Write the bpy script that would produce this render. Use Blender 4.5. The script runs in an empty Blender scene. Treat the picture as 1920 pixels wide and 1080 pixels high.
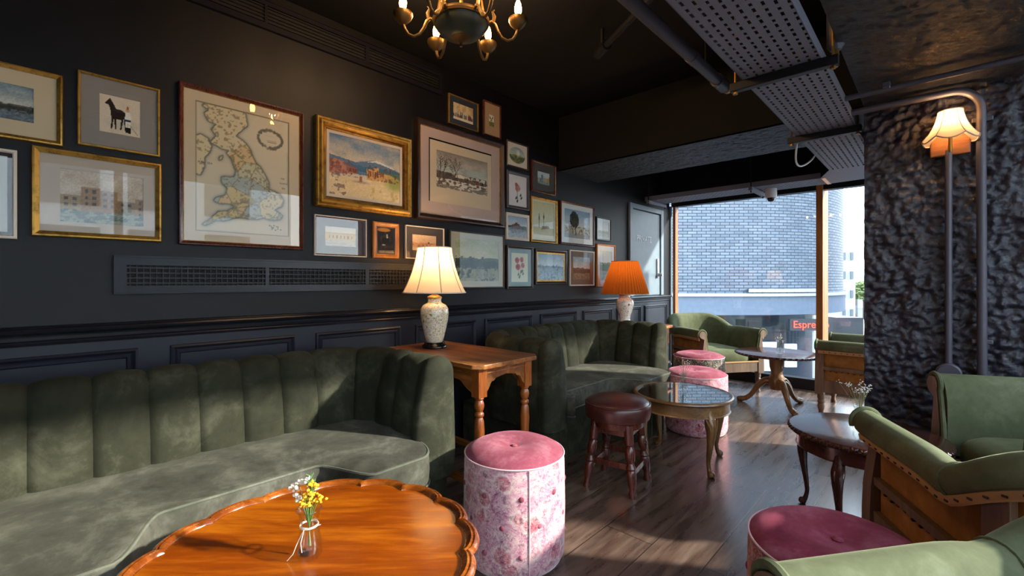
import bpy, bmesh, math, random
import numpy as np
from mathutils import Vector, noise
C = bpy.context.scene.collection
PI = math.pi
rnd = random.Random(7)

# ---------------------------------------------------------------- camera, sky, sun, exposure
TH = math.atan((1755 - 960) / 845.0)                # heading of the lens, left of the room's long axis
CAM = (2.478, 0.0, 1.15)
FX, FY = -math.sin(TH), math.cos(TH)                # forward
RX, RY = math.cos(TH), math.sin(TH)                 # right
cam = bpy.data.cameras.new('camera'); cam.sensor_width = 36; cam.lens = 845 / 1920 * 36
cam.shift_y = -13 / 1920; cam.clip_start = 0.05; cam.clip_end = 500
co = bpy.data.objects.new('camera', cam); C.objects.link(co)
co.location = CAM; co.rotation_euler = (PI / 2, 0, TH)
sc = bpy.context.scene; sc.camera = co
sc.view_settings.view_transform = 'Standard'; sc.view_settings.look = 'None'
sc.view_settings.gamma = 1; sc.view_settings.use_curve_mapping = False
sc.view_settings.exposure = EXPOSURE = 0.87
sc.render.film_transparent = False

def s2l(c):
    return c / 12.92 if c <= 0.04045 else ((c + 0.055) / 1.055) ** 2.4
def hx(h, a=1.0):
    h = h.lstrip('#')
    return tuple(s2l(int(h[i:i + 2], 16) / 255) for i in (0, 2, 4)) + (a,)

w = bpy.data.worlds.new('sky'); sc.world = w; w.use_nodes = True
nt = w.node_tree; bg = nt.nodes['Background']
tc = nt.nodes.new('ShaderNodeTexCoord'); sx = nt.nodes.new('ShaderNodeSeparateXYZ')
rp = nt.nodes.new('ShaderNodeValToRGB')
nt.links.new(tc.outputs['Generated'], sx.inputs[0]); nt.links.new(sx.outputs['Z'], rp.inputs[0])
e = rp.color_ramp.elements
e[0].position = 0.0; e[0].color = (0.97, 0.98, 1.0, 1)
e[1].position = 0.6; e[1].color = (0.66, 0.80, 1.0, 1)
nt.links.new(rp.outputs[0], bg.inputs['Color']); bg.inputs['Strength'].default_value = 3.8

SUN_EL = math.radians(26.0); SUN_DIR = Vector((0.855 * math.cos(SUN_EL), 0.517 * math.cos(SUN_EL), math.sin(SUN_EL))).normalized()
sun = bpy.data.lights.new('sun', 'SUN'); sun.energy = 8.5; sun.angle = math.radians(2.2); sun.color = (1.0, 0.93, 0.82)
so = bpy.data.objects.new('sun', sun); C.objects.link(so)
so.rotation_euler = SUN_DIR.to_track_quat('Z', 'Y').to_euler(); so.location = (8, 6, 6)

def portal(name, loc, rot, sx_, sy_):
    l = bpy.data.lights.new(name, 'AREA'); l.shape = 'RECTANGLE'; l.size = sx_; l.size_y = sy_; l.cycles.is_portal = True
    o = bpy.data.objects.new(name, l); C.objects.link(o); o.location = loc; o.rotation_euler = rot
portal('daylight_right', (3.72, 1.5, 1.33), (0, PI / 2, 0), 2.5, 8.2)
portal('daylight_back', (1.8, 5.76, 1.1), (-PI / 2, 0, 0), 3.6, 2.1)

# ---------------------------------------------------------------- materials
class N:
    """tiny node helper around one material"""
    def __init__(s, name):
        s.m = bpy.data.materials.new(name); s.m.use_nodes = True; s.t = s.m.node_tree; s.b = s.t.nodes['Principled BSDF']
        s.c = None
    def new(s, t, **k):
        n = s.t.nodes.new(t)
        for a, v in k.items(): setattr(n, a, v)
        return n
    def link(s, a, b): s.t.links.new(a, b)
    def coord(s, scale=(1, 1, 1), rot=(0, 0, 0), kind='Object'):
        tc = s.new('ShaderNodeTexCoord'); mp = s.new('ShaderNodeMapping')
        mp.inputs['Scale'].default_value = scale; mp.inputs['Rotation'].default_value = rot
        s.link(tc.outputs[kind], mp.inputs[0]); return mp.outputs[0]
    def noise(s, vec, scale, detail=4, rough=0.55, dist=0.0):
        n = s.new('ShaderNodeTexNoise'); n.inputs['Scale'].default_value = scale; n.inputs['Detail'].default_value = detail
        n.inputs['Roughness'].default_value = rough; n.inputs['Distortion'].default_value = dist
        s.link(vec, n.inputs['Vector']); return n.outputs['Fac']
    def voro(s, vec, scale, feature='F1', out='Distance'):
        n = s.new('ShaderNodeTexVoronoi', feature=feature); n.inputs['Scale'].default_value = scale
        s.link(vec, n.inputs['Vector']); return n.outputs[out]
    def ramp(s, fac, stops, interp='LINEAR'):
        n = s.new('ShaderNodeValToRGB'); r = n.color_ramp; r.interpolation = interp
        while len(r.elements) < len(stops): r.elements.new(0.5)
        for el, (p, c) in zip(r.elements, stops):
            el.position = p; el.color = hx(c) if isinstance(c, str) else (c, c, c, 1)
        s.link(fac, n.inputs[0]); return n.outputs[0]
    def mix(s, fac, a, b, mode='MIX'):
        n = s.new('ShaderNodeMix', data_type='RGBA', blend_type=mode)
        for i, v in ((0, fac), (6, a), (7, b)):
            if isinstance(v, str): n.inputs[i].default_value = hx(v)
            elif isinstance(v, (int, float)): n.inputs[i].default_value = v if i == 0 else (v, v, v, 1)
            else: s.link(v, n.inputs[i])
        return n.outputs[2]
    def math(s, op, a, b=0.0):
        n = s.new('ShaderNodeMath', operation=op)
        for i, v in ((0, a), (1, b)):
            if isinstance(v, (int, float)): n.inputs[i].default_value = v
            else: s.link(v, n.inputs[i])
        return n.outputs[0]
    def bump(s, h, strength=0.3, dist=0.01):
        n = s.new('ShaderNodeBump'); n.inputs['Strength'].default_value = strength; n.inputs['Distance'].default_value = dist
        s.link(h, n.inputs['Height']); s.link(n.outputs[0], s.b.inputs['Normal'])
    def set(s, **k):
        for a, v in k.items():
            i = s.b.inputs[{'color': 'Base Color', 'rough': 'Roughness', 'metal': 'Metallic', 'coat': 'Coat Weight', 'coatr': 'Coat Roughness',
                            'sheen': 'Sheen Weight', 'sheenr': 'Sheen Roughness', 'sheenc': 'Sheen Tint', 'spec': 'Specular IOR Level',
                            'emit': 'Emission Strength', 'emitc': 'Emission Color', 'trans': 'Transmission Weight', 'ior': 'IOR', 'alpha': 'Alpha'}[a]]
            if isinstance(v, str): i.default_value = hx(v)
            elif isinstance(v, (int, float)): i.default_value = v
            else: s.link(v, i)
        return s

def plain(name, color, rough=0.5, metal=0.0, **k):
    return N(name).set(color=color, rough=rough, metal=metal, **k).m
def paint(name, color, rough=0.45, bump=0.04):
    n = N(name); v = n.coord(); f = n.noise(v, 9, 5)
    n.set(spec=.3, color=n.mix(f, color, '#%02x%02x%02x' % tuple(min(255, int(int(color[i:i + 2], 16) * 1.16 + 3)) for i in (1, 3, 5))), rough=rough)
    n.bump(n.noise(v, 160, 3), bump, 0.004); return n.m
def wood(name, dark, mid, light, scale=6.0, axis='x', rough=0.35, coat=0.0, stretch=9.0, gloss_var=0.1, bump=0.08):
    n = N(name)
    sc_ = {'x': (1, stretch, stretch), 'y': (stretch, 1, stretch), 'z': (stretch, stretch, 1)}[axis]
    v = n.coord(sc_); a = n.noise(v, scale * .35, 5, .6, 0.6); b = n.noise(v, scale * 2.2, 8, .65)
    f = n.math('ADD', n.math('MULTIPLY', a, .7), n.math('MULTIPLY', b, .3))
    n.set(color=n.ramp(f, [(.30, dark), (.50, mid), (.70, light)]), coat=coat, coatr=.12)
    n.link(n.ramp(b, [(.3, rough - gloss_var), (.7, rough + gloss_var)]), n.b.inputs['Roughness'])
    n.bump(b, bump, .003); return n.m
def velvet(name, dark, mid, pale, sheen=.8):
    n = N(name); v = n.coord(); a = n.noise(v, 4.5, 6, .65, .5); b = n.noise(v, 20, 5, .7)
    f = n.math('ADD', n.math('MULTIPLY', a, .75), n.math('MULTIPLY', b, .25))
    n.set(color=n.ramp(f, [(.33, dark), (.5, mid), (.68, pale)]), rough=.85, sheen=sheen, sheenr=.35, spec=.15)
    n.b.inputs['Sheen Tint'].default_value = hx(pale)
    n.bump(n.noise(v, 350, 2), .12, .001); return n.m
def leather(name, dark, mid, light, rough=.3):
    n = N(name); v = n.coord(); f = n.noise(v, 7, 6, .7, .6)
    n.set(color=n.ramp(f, [(.3, dark), (.5, mid), (.72, light)]), rough=rough, spec=.5)
    n.bump(n.voro(v, 260), .12, .001); return n.m
def floral(name, stops, blossom, dark, cream, seed=0.0, scale=1.0):
    n = N(name); v0 = n.coord((1, 1, 1)); ad = n.new('ShaderNodeVectorMath', operation='ADD'); ad.inputs[1].default_value = (seed, seed * .7, seed * .3)
    n.link(v0, ad.inputs[0]); v = ad.outputs[0]
    wv = n.new('ShaderNodeTexNoise'); wv.inputs['Scale'].default_value = 16; n.link(v, wv.inputs['Vector'])
    dv = n.new('ShaderNodeVectorMath', operation='MULTIPLY_ADD'); dv.inputs[1].default_value = (.035, .035, .035)
    n.link(wv.outputs['Color'], dv.inputs[0]); n.link(v, dv.inputs[2]); d = dv.outputs[0]
    base = n.ramp(n.noise(v, 11 * scale, 9, .78, 1.4), stops)
    fl = n.voro(d, 10 * scale); petals = n.ramp(n.noise(d, 55, 4, .7), [(.32, dark), (.44, blossom[0]), (.62, blossom[1])])
    wear = n.ramp(n.noise(v, 24, 6, .75), [(.40, 0.0), (.62, 1.0)])
    c = n.mix(n.math('MULTIPLY', n.ramp(fl, [(.27, .95), (.36, 0.0)]), n.math('SUBTRACT', 1.0, n.math('MULTIPLY', wear, .5))), base, petals)
    ring = n.ramp(fl, [(.31, 0.0), (.35, 1.0), (.39, 1.0), (.44, 0.0)])
    c = n.mix(n.math('MULTIPLY', n.math('MULTIPLY', ring, .7), wear), c, cream)
    def curl(q, wd): return n.ramp(n.math('ABSOLUTE', n.math('SUBTRACT', n.noise(v, q, 3, .55, 1.8), .5)), [(wd * .5, 1.0), (wd, 0.0)])
    k = n.ramp(n.noise(v, 8 * scale, 4), [(.42, 0.0), (.58, 1.0)])
    c = n.mix(n.math('MULTIPLY', curl(28 * scale, .03), .45), c, cream)
    c = n.mix(n.math('MULTIPLY', curl(20 * scale, .022), n.math('MULTIPLY', k, .6)), c, dark)
    lf = n.voro(d, 34 * scale); c = n.mix(n.math('MULTIPLY', n.ramp(lf, [(.16, 1.0), (.26, 0.0)]), n.math('MULTIPLY', wear, .6)), c, cream)
    bl = n.ramp(n.noise(v, 40 * scale, 3), [(.6, 0.0), (.68, 1.0)]); c = n.mix(n.math('MULTIPLY', bl, .55), c, dark)
    n.set(color=c, rough=.8, sheen=.4, sheenr=.4, spec=.2); n.bump(n.noise(v, 300, 2), .1, .001); return n.m

M = {}
M['wall'] = paint('dark_wall_paint', '#080607', .5)
M['trimpaint'] = paint('dark_trim_paint', '#15141a', .28, .02)
M['wainscot'] = paint('navy_panel_paint', '#171922', .42)
M['ceil'] = paint('black_ceiling_paint', '#070606', .7)
M['black'] = plain('black_void', '#050505', .8)
M['blackmetal'] = plain('black_metal', '#141416', .45, .3)
M['door'] = paint('grey_blue_door_paint', '#67727a', .35, .02)
def concrete():
    n = N('rough_painted_concrete'); v = n.coord()
    a = n.noise(v, 30, 8, .7, .8); b = n.voro(v, 55)
    n.set(color=n.mix(a, '#18151f', '#2a2634'), spec=.6)
    n.link(n.ramp(a, [(.3, .24), (.7, .48)]), n.b.inputs['Roughness'])
    n.bump(n.math('ADD', a, n.math('MULTIPLY', b, .35)), .55, .012); return n.m
M['concrete'] = concrete()
def concrete2():
    n = N('stippled_painted_concrete'); v = n.coord()
    a = n.noise(v, 45, 8, .75, 1.2)
    n.set(color=n.mix(a, '#161416', '#2e2a2e'), spec=.5, rough=.4)
    n.bump(a, 1.0, .03); return n.m
M['concrete2'] = concrete2()
def floor_mat():
    n = N('dark_oak_plank_floor')
    v = n.coord((1, 1, 1), (0, 0, PI / 2))
    br = n.new('ShaderNodeTexBrick', offset=.37, squash=1.0)
    br.inputs['Scale'].default_value = 1.0; br.inputs['Brick Width'].default_value = 1.35; br.inputs['Row Height'].default_value = .225
    br.inputs['Mortar Size'].default_value = .0028; br.inputs['Mortar Smooth'].default_value = .3; br.inputs['Bias'].default_value = 0
    br.inputs['Color1'].default_value = (0.0, 0, 0, 1); br.inputs['Color2'].default_value = (1, 1, 1, 1); br.inputs['Mortar'].default_value = (.5, .5, .5, 1)
    n.link(v, br.inputs['Vector'])
    vs = n.coord((14, 1.6, 1)); off = n.new('ShaderNodeVectorMath', operation='MULTIPLY_ADD'); off.inputs[1].default_value = (7, 31, 3)
    n.link(br.outputs['Color'], off.inputs[0]); n.link(vs, off.inputs[2])
    g = n.noise(off.outputs[0], 1.6, 7, .6, .15); blot = n.noise(n.coord((8, 1.1, 1)), 1.6, 5, .6, .3)
    c = n.ramp(g, [(.25, '#43342c'), (.45, '#5d483d'), (.58, '#735d50'), (.78, '#917a6b')])
    tone = n.ramp(br.outputs['Color'], [(0.0, .62), (1.0, 1.12)])
    c = n.mix(1.0, c, tone, 'MULTIPLY')
    c = n.mix(n.ramp(blot, [(.5, 0.0), (.75, .7)]), c, '#231a17')
    c = n.mix(n.math('MULTIPLY', br.outputs['Fac'], .8), c, '#140d0b')
    n.set(color=c, spec=.8, coat=.7, coatr=.22); n.b.inputs['Coat IOR'].default_value = 1.6
    n.link(n.ramp(g, [(.3, .22), (.7, .38)]), n.b.inputs['Roughness'])
    hgt = n.math('SUBTRACT', n.math('MULTIPLY', g, .3), br.outputs['Fac']); n.bump(hgt, .25, .004); return n.m
M['floor'] = floor_mat()
def glass_mat(name, tint='#ffffff', rough=0.0, ior=1.5, gain=1.0):
    n = N(name); n.t.nodes.remove(n.b)
    out = n.t.nodes['Material Output']; tr = n.new('ShaderNodeBsdfTransparent'); gl = n.new('ShaderNodeBsdfGlossy'); mx = n.new('ShaderNodeMixShader')
    fr = n.new('ShaderNodeLayerWeight'); fr.inputs['Blend'].default_value = .5; f0 = ((ior - 1) / (ior + 1)) ** 2
    p5 = n.math('POWER', fr.outputs['Facing'], 5.0); sch = n.math('ADD', n.math('MULTIPLY', p5, 1 - f0), f0)
    tr.inputs['Color'].default_value = hx(tint); gl.inputs['Roughness'].default_value = rough
    f = n.math('MINIMUM', n.math('MULTIPLY', sch, gain), 1.0)
    n.link(f, mx.inputs[0]); n.link(tr.outputs[0], mx.inputs[1]); n.link(gl.outputs[0], mx.inputs[2]); n.link(mx.outputs[0], out.inputs['Surface'])
    return n.m
M['glass'] = glass_mat('window_glass', '#f4f8f8')
M['picglass'] = glass_mat('picture_glass', '#fbfcfc', 0.0, 1.5, 2.0)
M['vaseglass'] = glass_mat('vase_glass', '#fbfdfc', 0.02, 1.45, 1.0)
M['water'] = glass_mat('vase_water', '#e6efec', 0.0, 1.33, 1.2)
M['green_velvet'] = velvet('green_velvet', '#1e1e15', '#2c2c20', '#49483a', .4)
M['seat_velvet'] = velvet('worn_green_velvet', '#29271f', '#424037', '#67645a', .6)
M['sage_velvet'] = velvet('sage_velvet', '#4b4f38', '#5c6046', '#757860')
M['piping'] = velvet('green_piping', '#42433a', '#545449', '#706f62')
M['pink_velvet'] = velvet('dusty_pink_velvet', '#6e303c', '#8c4654', '#b67a86', .5)
M['wine_leather'] = velvet('wine_velvet_leather', '#6a2635', '#8a3a4c', '#b06a7c', .5); 
M['pink_piping'] = plain('pale_pink_piping', '#d9b3b4', .7)
M['brown_leather'] = leather('brown_leather', '#2b1310', '#44201c', '#5d302a', .3)
M['oak'] = wood('orange_oak', '#42200c', '#7e461c', '#b07236', 5, 'x', .4, .1)
M['oak_leg'] = wood('orange_oak_leg', '#4a210c', '#8a4617', '#b36a2a', 6, 'z', .33, .2)
M['yew'] = wood('glossy_golden_mahogany', '#4e1c00', '#823802', '#bb690c', 2.6, 'x', .22, .35, 7, .05, .004)
M['yew_rim'] = wood('golden_mahogany_rim', '#3c1806', '#6e330c', '#995419', 8, 'x', .25, .4, 4)
M['mahogany'] = wood('dark_mahogany', '#24100c', '#45201a', '#62332a', 5, 'x', .2, .5, 8, .06, .02)
M['mahogany_leg'] = wood('dark_mahogany_leg', '#1e0d09', '#3a1a13', '#55291e', 6, 'z', .28, .3)
M['walnut'] = wood('walnut', '#4a3119', '#765230', '#9a7146', 6, 'x', .35, .2)
M['walnut_leg'] = wood('walnut_leg', '#412a15', '#6f4d2a', '#94703f', 7, 'z', .35, .2)
M['stool_wood'] = wood('dark_red_stool_wood', '#230d08', '#471c11', '#6a3020', 6, 'z', .3, .3)
M['chair_wood'] = wood('bare_beech', '#574433', '#705846', '#8b725c', 6, 'z', .5, 0)
M['post_wood'] = wood('pine_post', '#6f3a10', '#96561e', '#b57a3c', 4, 'z', .5, 0)
M['plaque_wood'] = wood('sconce_plaque_wood', '#4a2a12', '#75441f', '#98602f', 6, 'x', .4)
def hessian():
    n = N('hessian'); v = n.coord(); wv = []
    f = n.noise(v, 14, 6, .6)
    c1 = n.new('ShaderNodeTexChecker'); c1.inputs['Scale'].default_value = 420; n.link(v, c1.inputs['Vector'])
    n.set(color=n.mix(n.math('MULTIPLY', c1.outputs['Fac'], .35), n.ramp(f, [(.3, '#8a5c2e'), (.7, '#b0804a')]), '#6b4420'), rough=.9, spec=.1)
    n.bump(c1.outputs['Fac'], .3, .001); return n.m
M['hessian'] = hessian()
M['tape'] = plain('tan_edging_tape', '#b08a5c', .8)
M['tack'] = plain('dark_tack', '#1a120d', .5)
M['brass'] = plain('aged_brass', '#a97a3a', .35, .9)
M['bronze'] = plain('antique_bronze', '#6e5530', .42, .85)
M['bowl'] = plain('dark_green_enamel', '#3b4034', .35, .2)
M['pipegrey'] = plain('grey_painted_pipe', '#4a4650', .45)
M['tray'] = plain('grey_painted_steel', '#757580', .55, .1)
M['white_plastic'] = plain('white_plastic', '#d8d6d4', .4)
M['dark_plastic'] = plain('dark_dome', '#0a0a0c', .1)
M['white_paint'] = plain('white_lettering', '#f4f6f6', .5)
M['steel'] = plain('brushed_steel', '#b9bcc0', .3, .9)
M['twine'] = plain('white_twine', '#d9d2c4', .9)
M['stem'] = plain('green_stem', '#4a6a2c', .7)
M['leafgreen'] = plain('feathery_leaf', '#4f7d33', .7)
M['yellow'] = plain('yellow_blossom', '#dca01c', .7)
M['cream_flower'] = plain('cream_blossom', '#e6d8c4', .7)
M['gyp'] = plain('white_gypsophila', '#e9e6de', .7)
M['drystem'] = plain('dry_stem', '#8a8a5e', .8)
def fabric_shade(name, c, trans=.6):
    n = N(name); out = n.t.nodes['Material Output']
    tl = n.new('ShaderNodeBsdfTranslucent'); df = n.new('ShaderNodeBsdfDiffuse'); mx = n.new('ShaderNodeMixShader')
    tl.inputs['Color'].default_value = hx(c); df.inputs['Color'].default_value = hx(c); mx.inputs[0].default_value = trans
    n.t.nodes.remove(n.b)
    n.link(df.outputs[0], mx.inputs[1]); n.link(tl.outputs[0], mx.inputs[2]); n.link(mx.outputs[0], out.inputs['Surface']); return n.m
M['shade_cream'] = fabric_shade('cream_silk_shade', '#f0e2cc', .55)
M['shade_orange'] = fabric_shade('orange_pleated_shade', '#b5682a', .45)
M['shade_sconce'] = fabric_shade('peach_silk_shade', '#f2d9b4', .6)
M['shade_trim'] = plain('shade_trim', '#b59a82', .8)
M['shade_trim2'] = plain('pale_shade_trim', '#d8c8ba', .8)
def emit(name, c, s):
    n = N(name); n.set(color='#000000', emitc=c, emit=s); return n.m
M['bulb'] = emit('lit_candle_bulb', '#ffb45a', 30.0)
M['bulb2'] = emit('lit_bulb', '#ffc070', 12.0)
M['neon'] = emit('red_neon', '#ff4a36', 3.0)
def jar(name, base, c1, c2, c3, sc_):
    n = N(name); v = n.coord(); wn = n.new('ShaderNodeTexNoise'); wn.inputs['Scale'].default_value = 22; n.link(v, wn.inputs['Vector'])
    dv = n.new('ShaderNodeVectorMath', operation='MULTIPLY_ADD'); dv.inputs[1].default_value = (.03, .03, .03); n.link(wn.outputs['Color'], dv.inputs[0]); n.link(v, dv.inputs[2])
    d = dv.outputs[0]
    def curl(q, wd): return n.ramp(n.math('ABSOLUTE', n.math('SUBTRACT', n.noise(v, q, 2, .5, 1.5), .5)), [(wd * .5, 1.0), (wd, 0.0)])
    c = n.mix(curl(sc_ * 1.6, .022), base, c3); c = n.mix(curl(sc_ * 1.1, .030), c, c1)
    c = n.mix(n.ramp(n.voro(d, sc_ * .62), [(.16, 1.0), (.22, 0.0)]), c, c2)
    c = n.mix(n.ramp(n.voro(d, sc_ * 1.3), [(.12, 1.0), (.18, 0.0)]), c, c3)
    n.set(color=c, rough=.15, coat=.5, coatr=.08); return n.m
M['jar_gold'] = jar('cream_jar_gold_scrolls', '#e8dcc0', '#b08a3c', '#9c8432', '#a9adb8', 34)
M['jar_flower'] = jar('white_jar_flowers', '#e9e2d6', '#e9e2d6', '#8d3b38', '#5c6a3c', 26)
M['jar_plain'] = plain('cream_porcelain', '#e3cf9c', .2, coat=.4)
M['lampbase'] = plain('black_lacquer', '#140e0d', .25, coat=.5)
def vcol(name, rough=.8):
    n = N(name); a = n.new('ShaderNodeVertexColor'); a.layer_name = 'Col'; n.link(a.outputs['Color'], n.b.inputs['Base Color']); n.set(rough=rough, spec=.2); return n.m
M['print'] = vcol('printed_picture')
def gilt(name, dark, light, rough=.38):
    n = N(name); v = n.coord(); f = n.noise(v, 26, 7, .7)
    n.set(color=n.ramp(f, [(.3, dark), (.52, light), (.8, light)]), rough=rough, metal=.75); n.bump(n.noise(v, 90, 4), .2, .003); return n.m
M['gilt'] = gilt('gilt_frame', '#5e4216', '#b58a3e')
M['gilt_dark'] = gilt('dark_gilt', '#2e1f0c', '#6e4f20')
M['red_wood'] = wood('red_brown_frame', '#2a100a', '#4e2216', '#6b3522', 8, 'z', .3, .2)
M['dark_wood'] = wood('dark_brown_frame', '#140c08', '#2a1a12', '#3c281c', 8, 'z', .35, .1)
M['orange_wood'] = wood('orange_pine_frame', '#8a4c14', '#b56d22', '#d08c3a', 8, 'z', .4)
M['cream_frame'] = plain('cream_painted_frame', '#cfc3b4', .5)
M['black_frame'] = plain('black_frame', '#1d201e', .4)
M['plum_frame'] = plain('grey_plum_frame', '#3d3234', .45)

# ---------------------------------------------------------------- mesh helpers
class MB:
    """collects shapes of ONE part and links them as one mesh object"""
    def __init__(s): s.v = []; s.f = []
    def add(s, v, f):
        o = len(s.v); s.v += [tuple(p) for p in v]; s.f += [tuple(i + o for i in q) for q in f]; return s
    def box(s, c, d, rz=0.0, tilt=None):
        x, y, z = (k / 2 for k in d); cs, sn = math.cos(rz), math.sin(rz); v = []
        for sx_ in (-1, 1):
            for sy_ in (-1, 1):
                for sz_ in (-1, 1):
                    a, b = sx_ * x, sy_ * y; v.append((c[0] + a * cs - b * sn, c[1] + a * sn + b * cs, c[2] + sz_ * z))
        return s.add(v, [(0, 1, 3, 2), (4, 6, 7, 5), (0, 4, 5, 1), (2, 3, 7, 6), (0, 2, 6, 4), (1, 5, 7, 3)])
    def bx(s, x0, x1, y0, y1, z0, z1):
        return s.box(((x0 + x1) / 2, (y0 + y1) / 2, (z0 + z1) / 2), (x1 - x0, y1 - y0, z1 - z0))
    def lathe(s, prof, c=(0, 0, 0), n=32, cap=True):
        v, f = [], []; m = len(prof)
        for r, z in prof:
            for k in range(n):
                a = 2 * PI * k / n; v.append((c[0] + r * math.cos(a), c[1] + r * math.sin(a), c[2] + z))
        for i in range(m - 1):
            for k in range(n):
                k2 = (k + 1) % n; f.append((i * n + k, i * n + k2, (i + 1) * n + k2, (i + 1) * n + k))
        if cap: f.append(tuple(range(n - 1, -1, -1))); f.append(tuple((m - 1) * n + k for k in range(n)))
        return s.add(v, f)
    def tube(s, pts, r, n=10, closed=False, cap=True):
        pts = [Vector(p) for p in pts]; m = len(pts); rs = r if isinstance(r, (list, tuple)) else [r] * m; v, f = [], []; nrm = None
        for i, p in enumerate(pts):
            a = pts[(i - 1) % m] if closed or i > 0 else p; b = pts[(i + 1) % m] if closed or i < m - 1 else p
            t = (b - a).normalized()
            if nrm is None:
                nrm = t.orthogonal().normalized()
            else:
                nrm = (nrm - t * nrm.dot(t)); nrm = nrm.normalized() if nrm.length > 1e-6 else t.orthogonal().normalized()
            bn = t.cross(nrm)
            for k in range(n):
                an = 2 * PI * k / n; v.append(p + (nrm * math.cos(an) + bn * math.sin(an)) * rs[i])
        for i in range(m if closed else m - 1):
            j = (i + 1) % m
            for k in range(n):
                k2 = (k + 1) % n; f.append((i * n + k, i * n + k2, j * n + k2, j * n + k))
        if cap and not closed: f.append(tuple(range(n - 1, -1, -1))); f.append(tuple((m - 1) * n + k for k in range(n)))
        return s.add(v, f)
    def ribbon(s, path, nrm, prof, closed=False, close_prof=True, caps=True, hs=None):
        """sweep prof [(o, z)] along path [(x, y)] with inward normals nrm; hs adds a height per path point to points flagged by a third value"""
        v, f = [], []; m = len(prof); k = len(path)
        for i in range(k):
            (x, y), (a, b) = path[i], nrm[i]
            for q in prof:
                o, z = q[0], q[1]
                if hs is not None: z = z + hs[i] * (q[2] if len(q) > 2 else 1)
                v.append((x + a * o, y + b * o, z))
        e = m if close_prof else m - 1
        for i in range(k if closed else k - 1):
            j = (i + 1) % k
            for q in range(e):
                q2 = (q + 1) % m; f.append((i * m + q, j * m + q, j * m + q2, i * m + q2))
        if caps and not closed and close_prof: f.append(tuple(range(m))); f.append(tuple((k - 1) * m + q for q in range(m - 1, -1, -1)))
        return s.add(v, f)
    def prism(s, poly, z0, z1):
        n = len(poly); v = [(x, y, z0) for x, y in poly] + [(x, y, z1) for x, y in poly]
        return s.add(v, [tuple(range(n - 1, -1, -1)), tuple(range(n, 2 * n))] + [(i, (i + 1) % n, n + (i + 1) % n, n + i) for i in range(n)])
    def grid(s, rows):
        """rows of equal length of points"""
        a, b = len(rows), len(rows[0]); v = [p for r in rows for p in r]
        return s.add(v, [(i * b + j, i * b + j + 1, (i + 1) * b + j + 1, (i + 1) * b + j) for i in range(a - 1) for j in range(b - 1)])
    def ball(s, c, r, n=10, m=7, sq=1.0):
        v, f = [], []
        v.append((c[0], c[1], c[2] - r * sq))
        for i in range(1, m):
            t = PI * i / m
            for k in range(n): a = 2 * PI * k / n; v.append((c[0] + r * math.sin(t) * math.cos(a), c[1] + r * math.sin(t) * math.sin(a), c[2] - r * sq * math.cos(t)))
        v.append((c[0], c[1], c[2] + r * sq)); L = len(v) - 1
        for k in range(n): f.append((0, 1 + (k + 1) % n, 1 + k)); f.append((L, 1 + (m - 2) * n + k, 1 + (m - 2) * n + (k + 1) % n))
        for i in range(m - 2):
            for k in range(n): k2 = (k + 1) % n; f.append((1 + i * n + k, 1 + i * n + k2, 1 + (i + 1) * n + k2, 1 + (i + 1) * n + k))
        return s.add(v, f)
    def build(s, name, m, parent=None, smooth=40, bevel=0.0, seg=2, loc=None, fix=True, subsurf=0):
        me = bpy.data.meshes.new(name); me.from_pydata(s.v, [], s.f); me.update()
        if fix:
            bm = bmesh.new(); bm.from_mesh(me); bmesh.ops.recalc_face_normals(bm, faces=bm.faces); bm.to_mesh(me); bm.free()
        me.materials.append(M[m] if isinstance(m, str) else m)
        if smooth:
            for p in me.polygons: p.use_smooth = True
            me.set_sharp_from_angle(angle=math.radians(smooth))
        o = bpy.data.objects.new(name, me); C.objects.link(o)
        if parent is not None: o.parent = parent
        if loc: o.location = loc
        if bevel:
            b = o.modifiers.new('bevel', 'BEVEL'); b.width = bevel; b.segments = seg; b.limit_method = 'ANGLE'; b.angle_limit = math.radians(40)
        if subsurf:
            b = o.modifiers.new('sub', 'SUBSURF'); b.levels = subsurf; b.render_levels = subsurf
        return o

def two_tone(o, n0, m):
    o.data.materials.append(M[m])
    for p in o.data.polygons:
        if p.index >= n0: p.material_index = 1
    return o
def tag(o, label, cat, group=None):
    o['label'] = label; o['category'] = cat
    if group: o['group'] = group
    return o
def thing(name, label, cat, loc=(0, 0, 0), rz=0.0, group=None):
    o = bpy.data.objects.new(name, None); C.objects.link(o); o.location = loc; o.rotation_euler = (0, 0, rz); o.empty_display_size = .1
    return tag(o, label, cat, group)
def struct(name, mb, m, **k):
    o = mb.build(name, m, **k); o['kind'] = 'structure'; return o
def kids(o): return [c for c in bpy.data.objects if c.parent == o]
def dup(root, loc, rz, label, name=None):
    r = root.copy(); C.objects.link(r); r.location = loc; r.rotation_euler = (0, 0, rz); r['label'] = label
    for ch in kids(root):
        c = ch.copy(); C.objects.link(c); c.parent = r
        for g in kids(ch):
            d = g.copy(); C.objects.link(d); d.parent = c
    return r
def arc(cx, cy, r, a0, a1, n):
    return [(cx + r * math.cos(a0 + (a1 - a0) * i / n), cy + r * math.sin(a0 + (a1 - a0) * i / n)) for i in range(n + 1)]
def normals(path, left=True, closed=False):
    out = []; k = len(path)
    for i in range(k):
        a = path[(i - 1) % k] if closed or i else path[0]; b = path[(i + 1) % k] if closed or i < k - 1 else path[-1]
        dx, dy = b[0] - a[0], b[1] - a[1]; L = math.hypot(dx, dy) or 1
        out.append((-dy / L, dx / L) if left else (dy / L, -dx / L))
    return out
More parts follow.
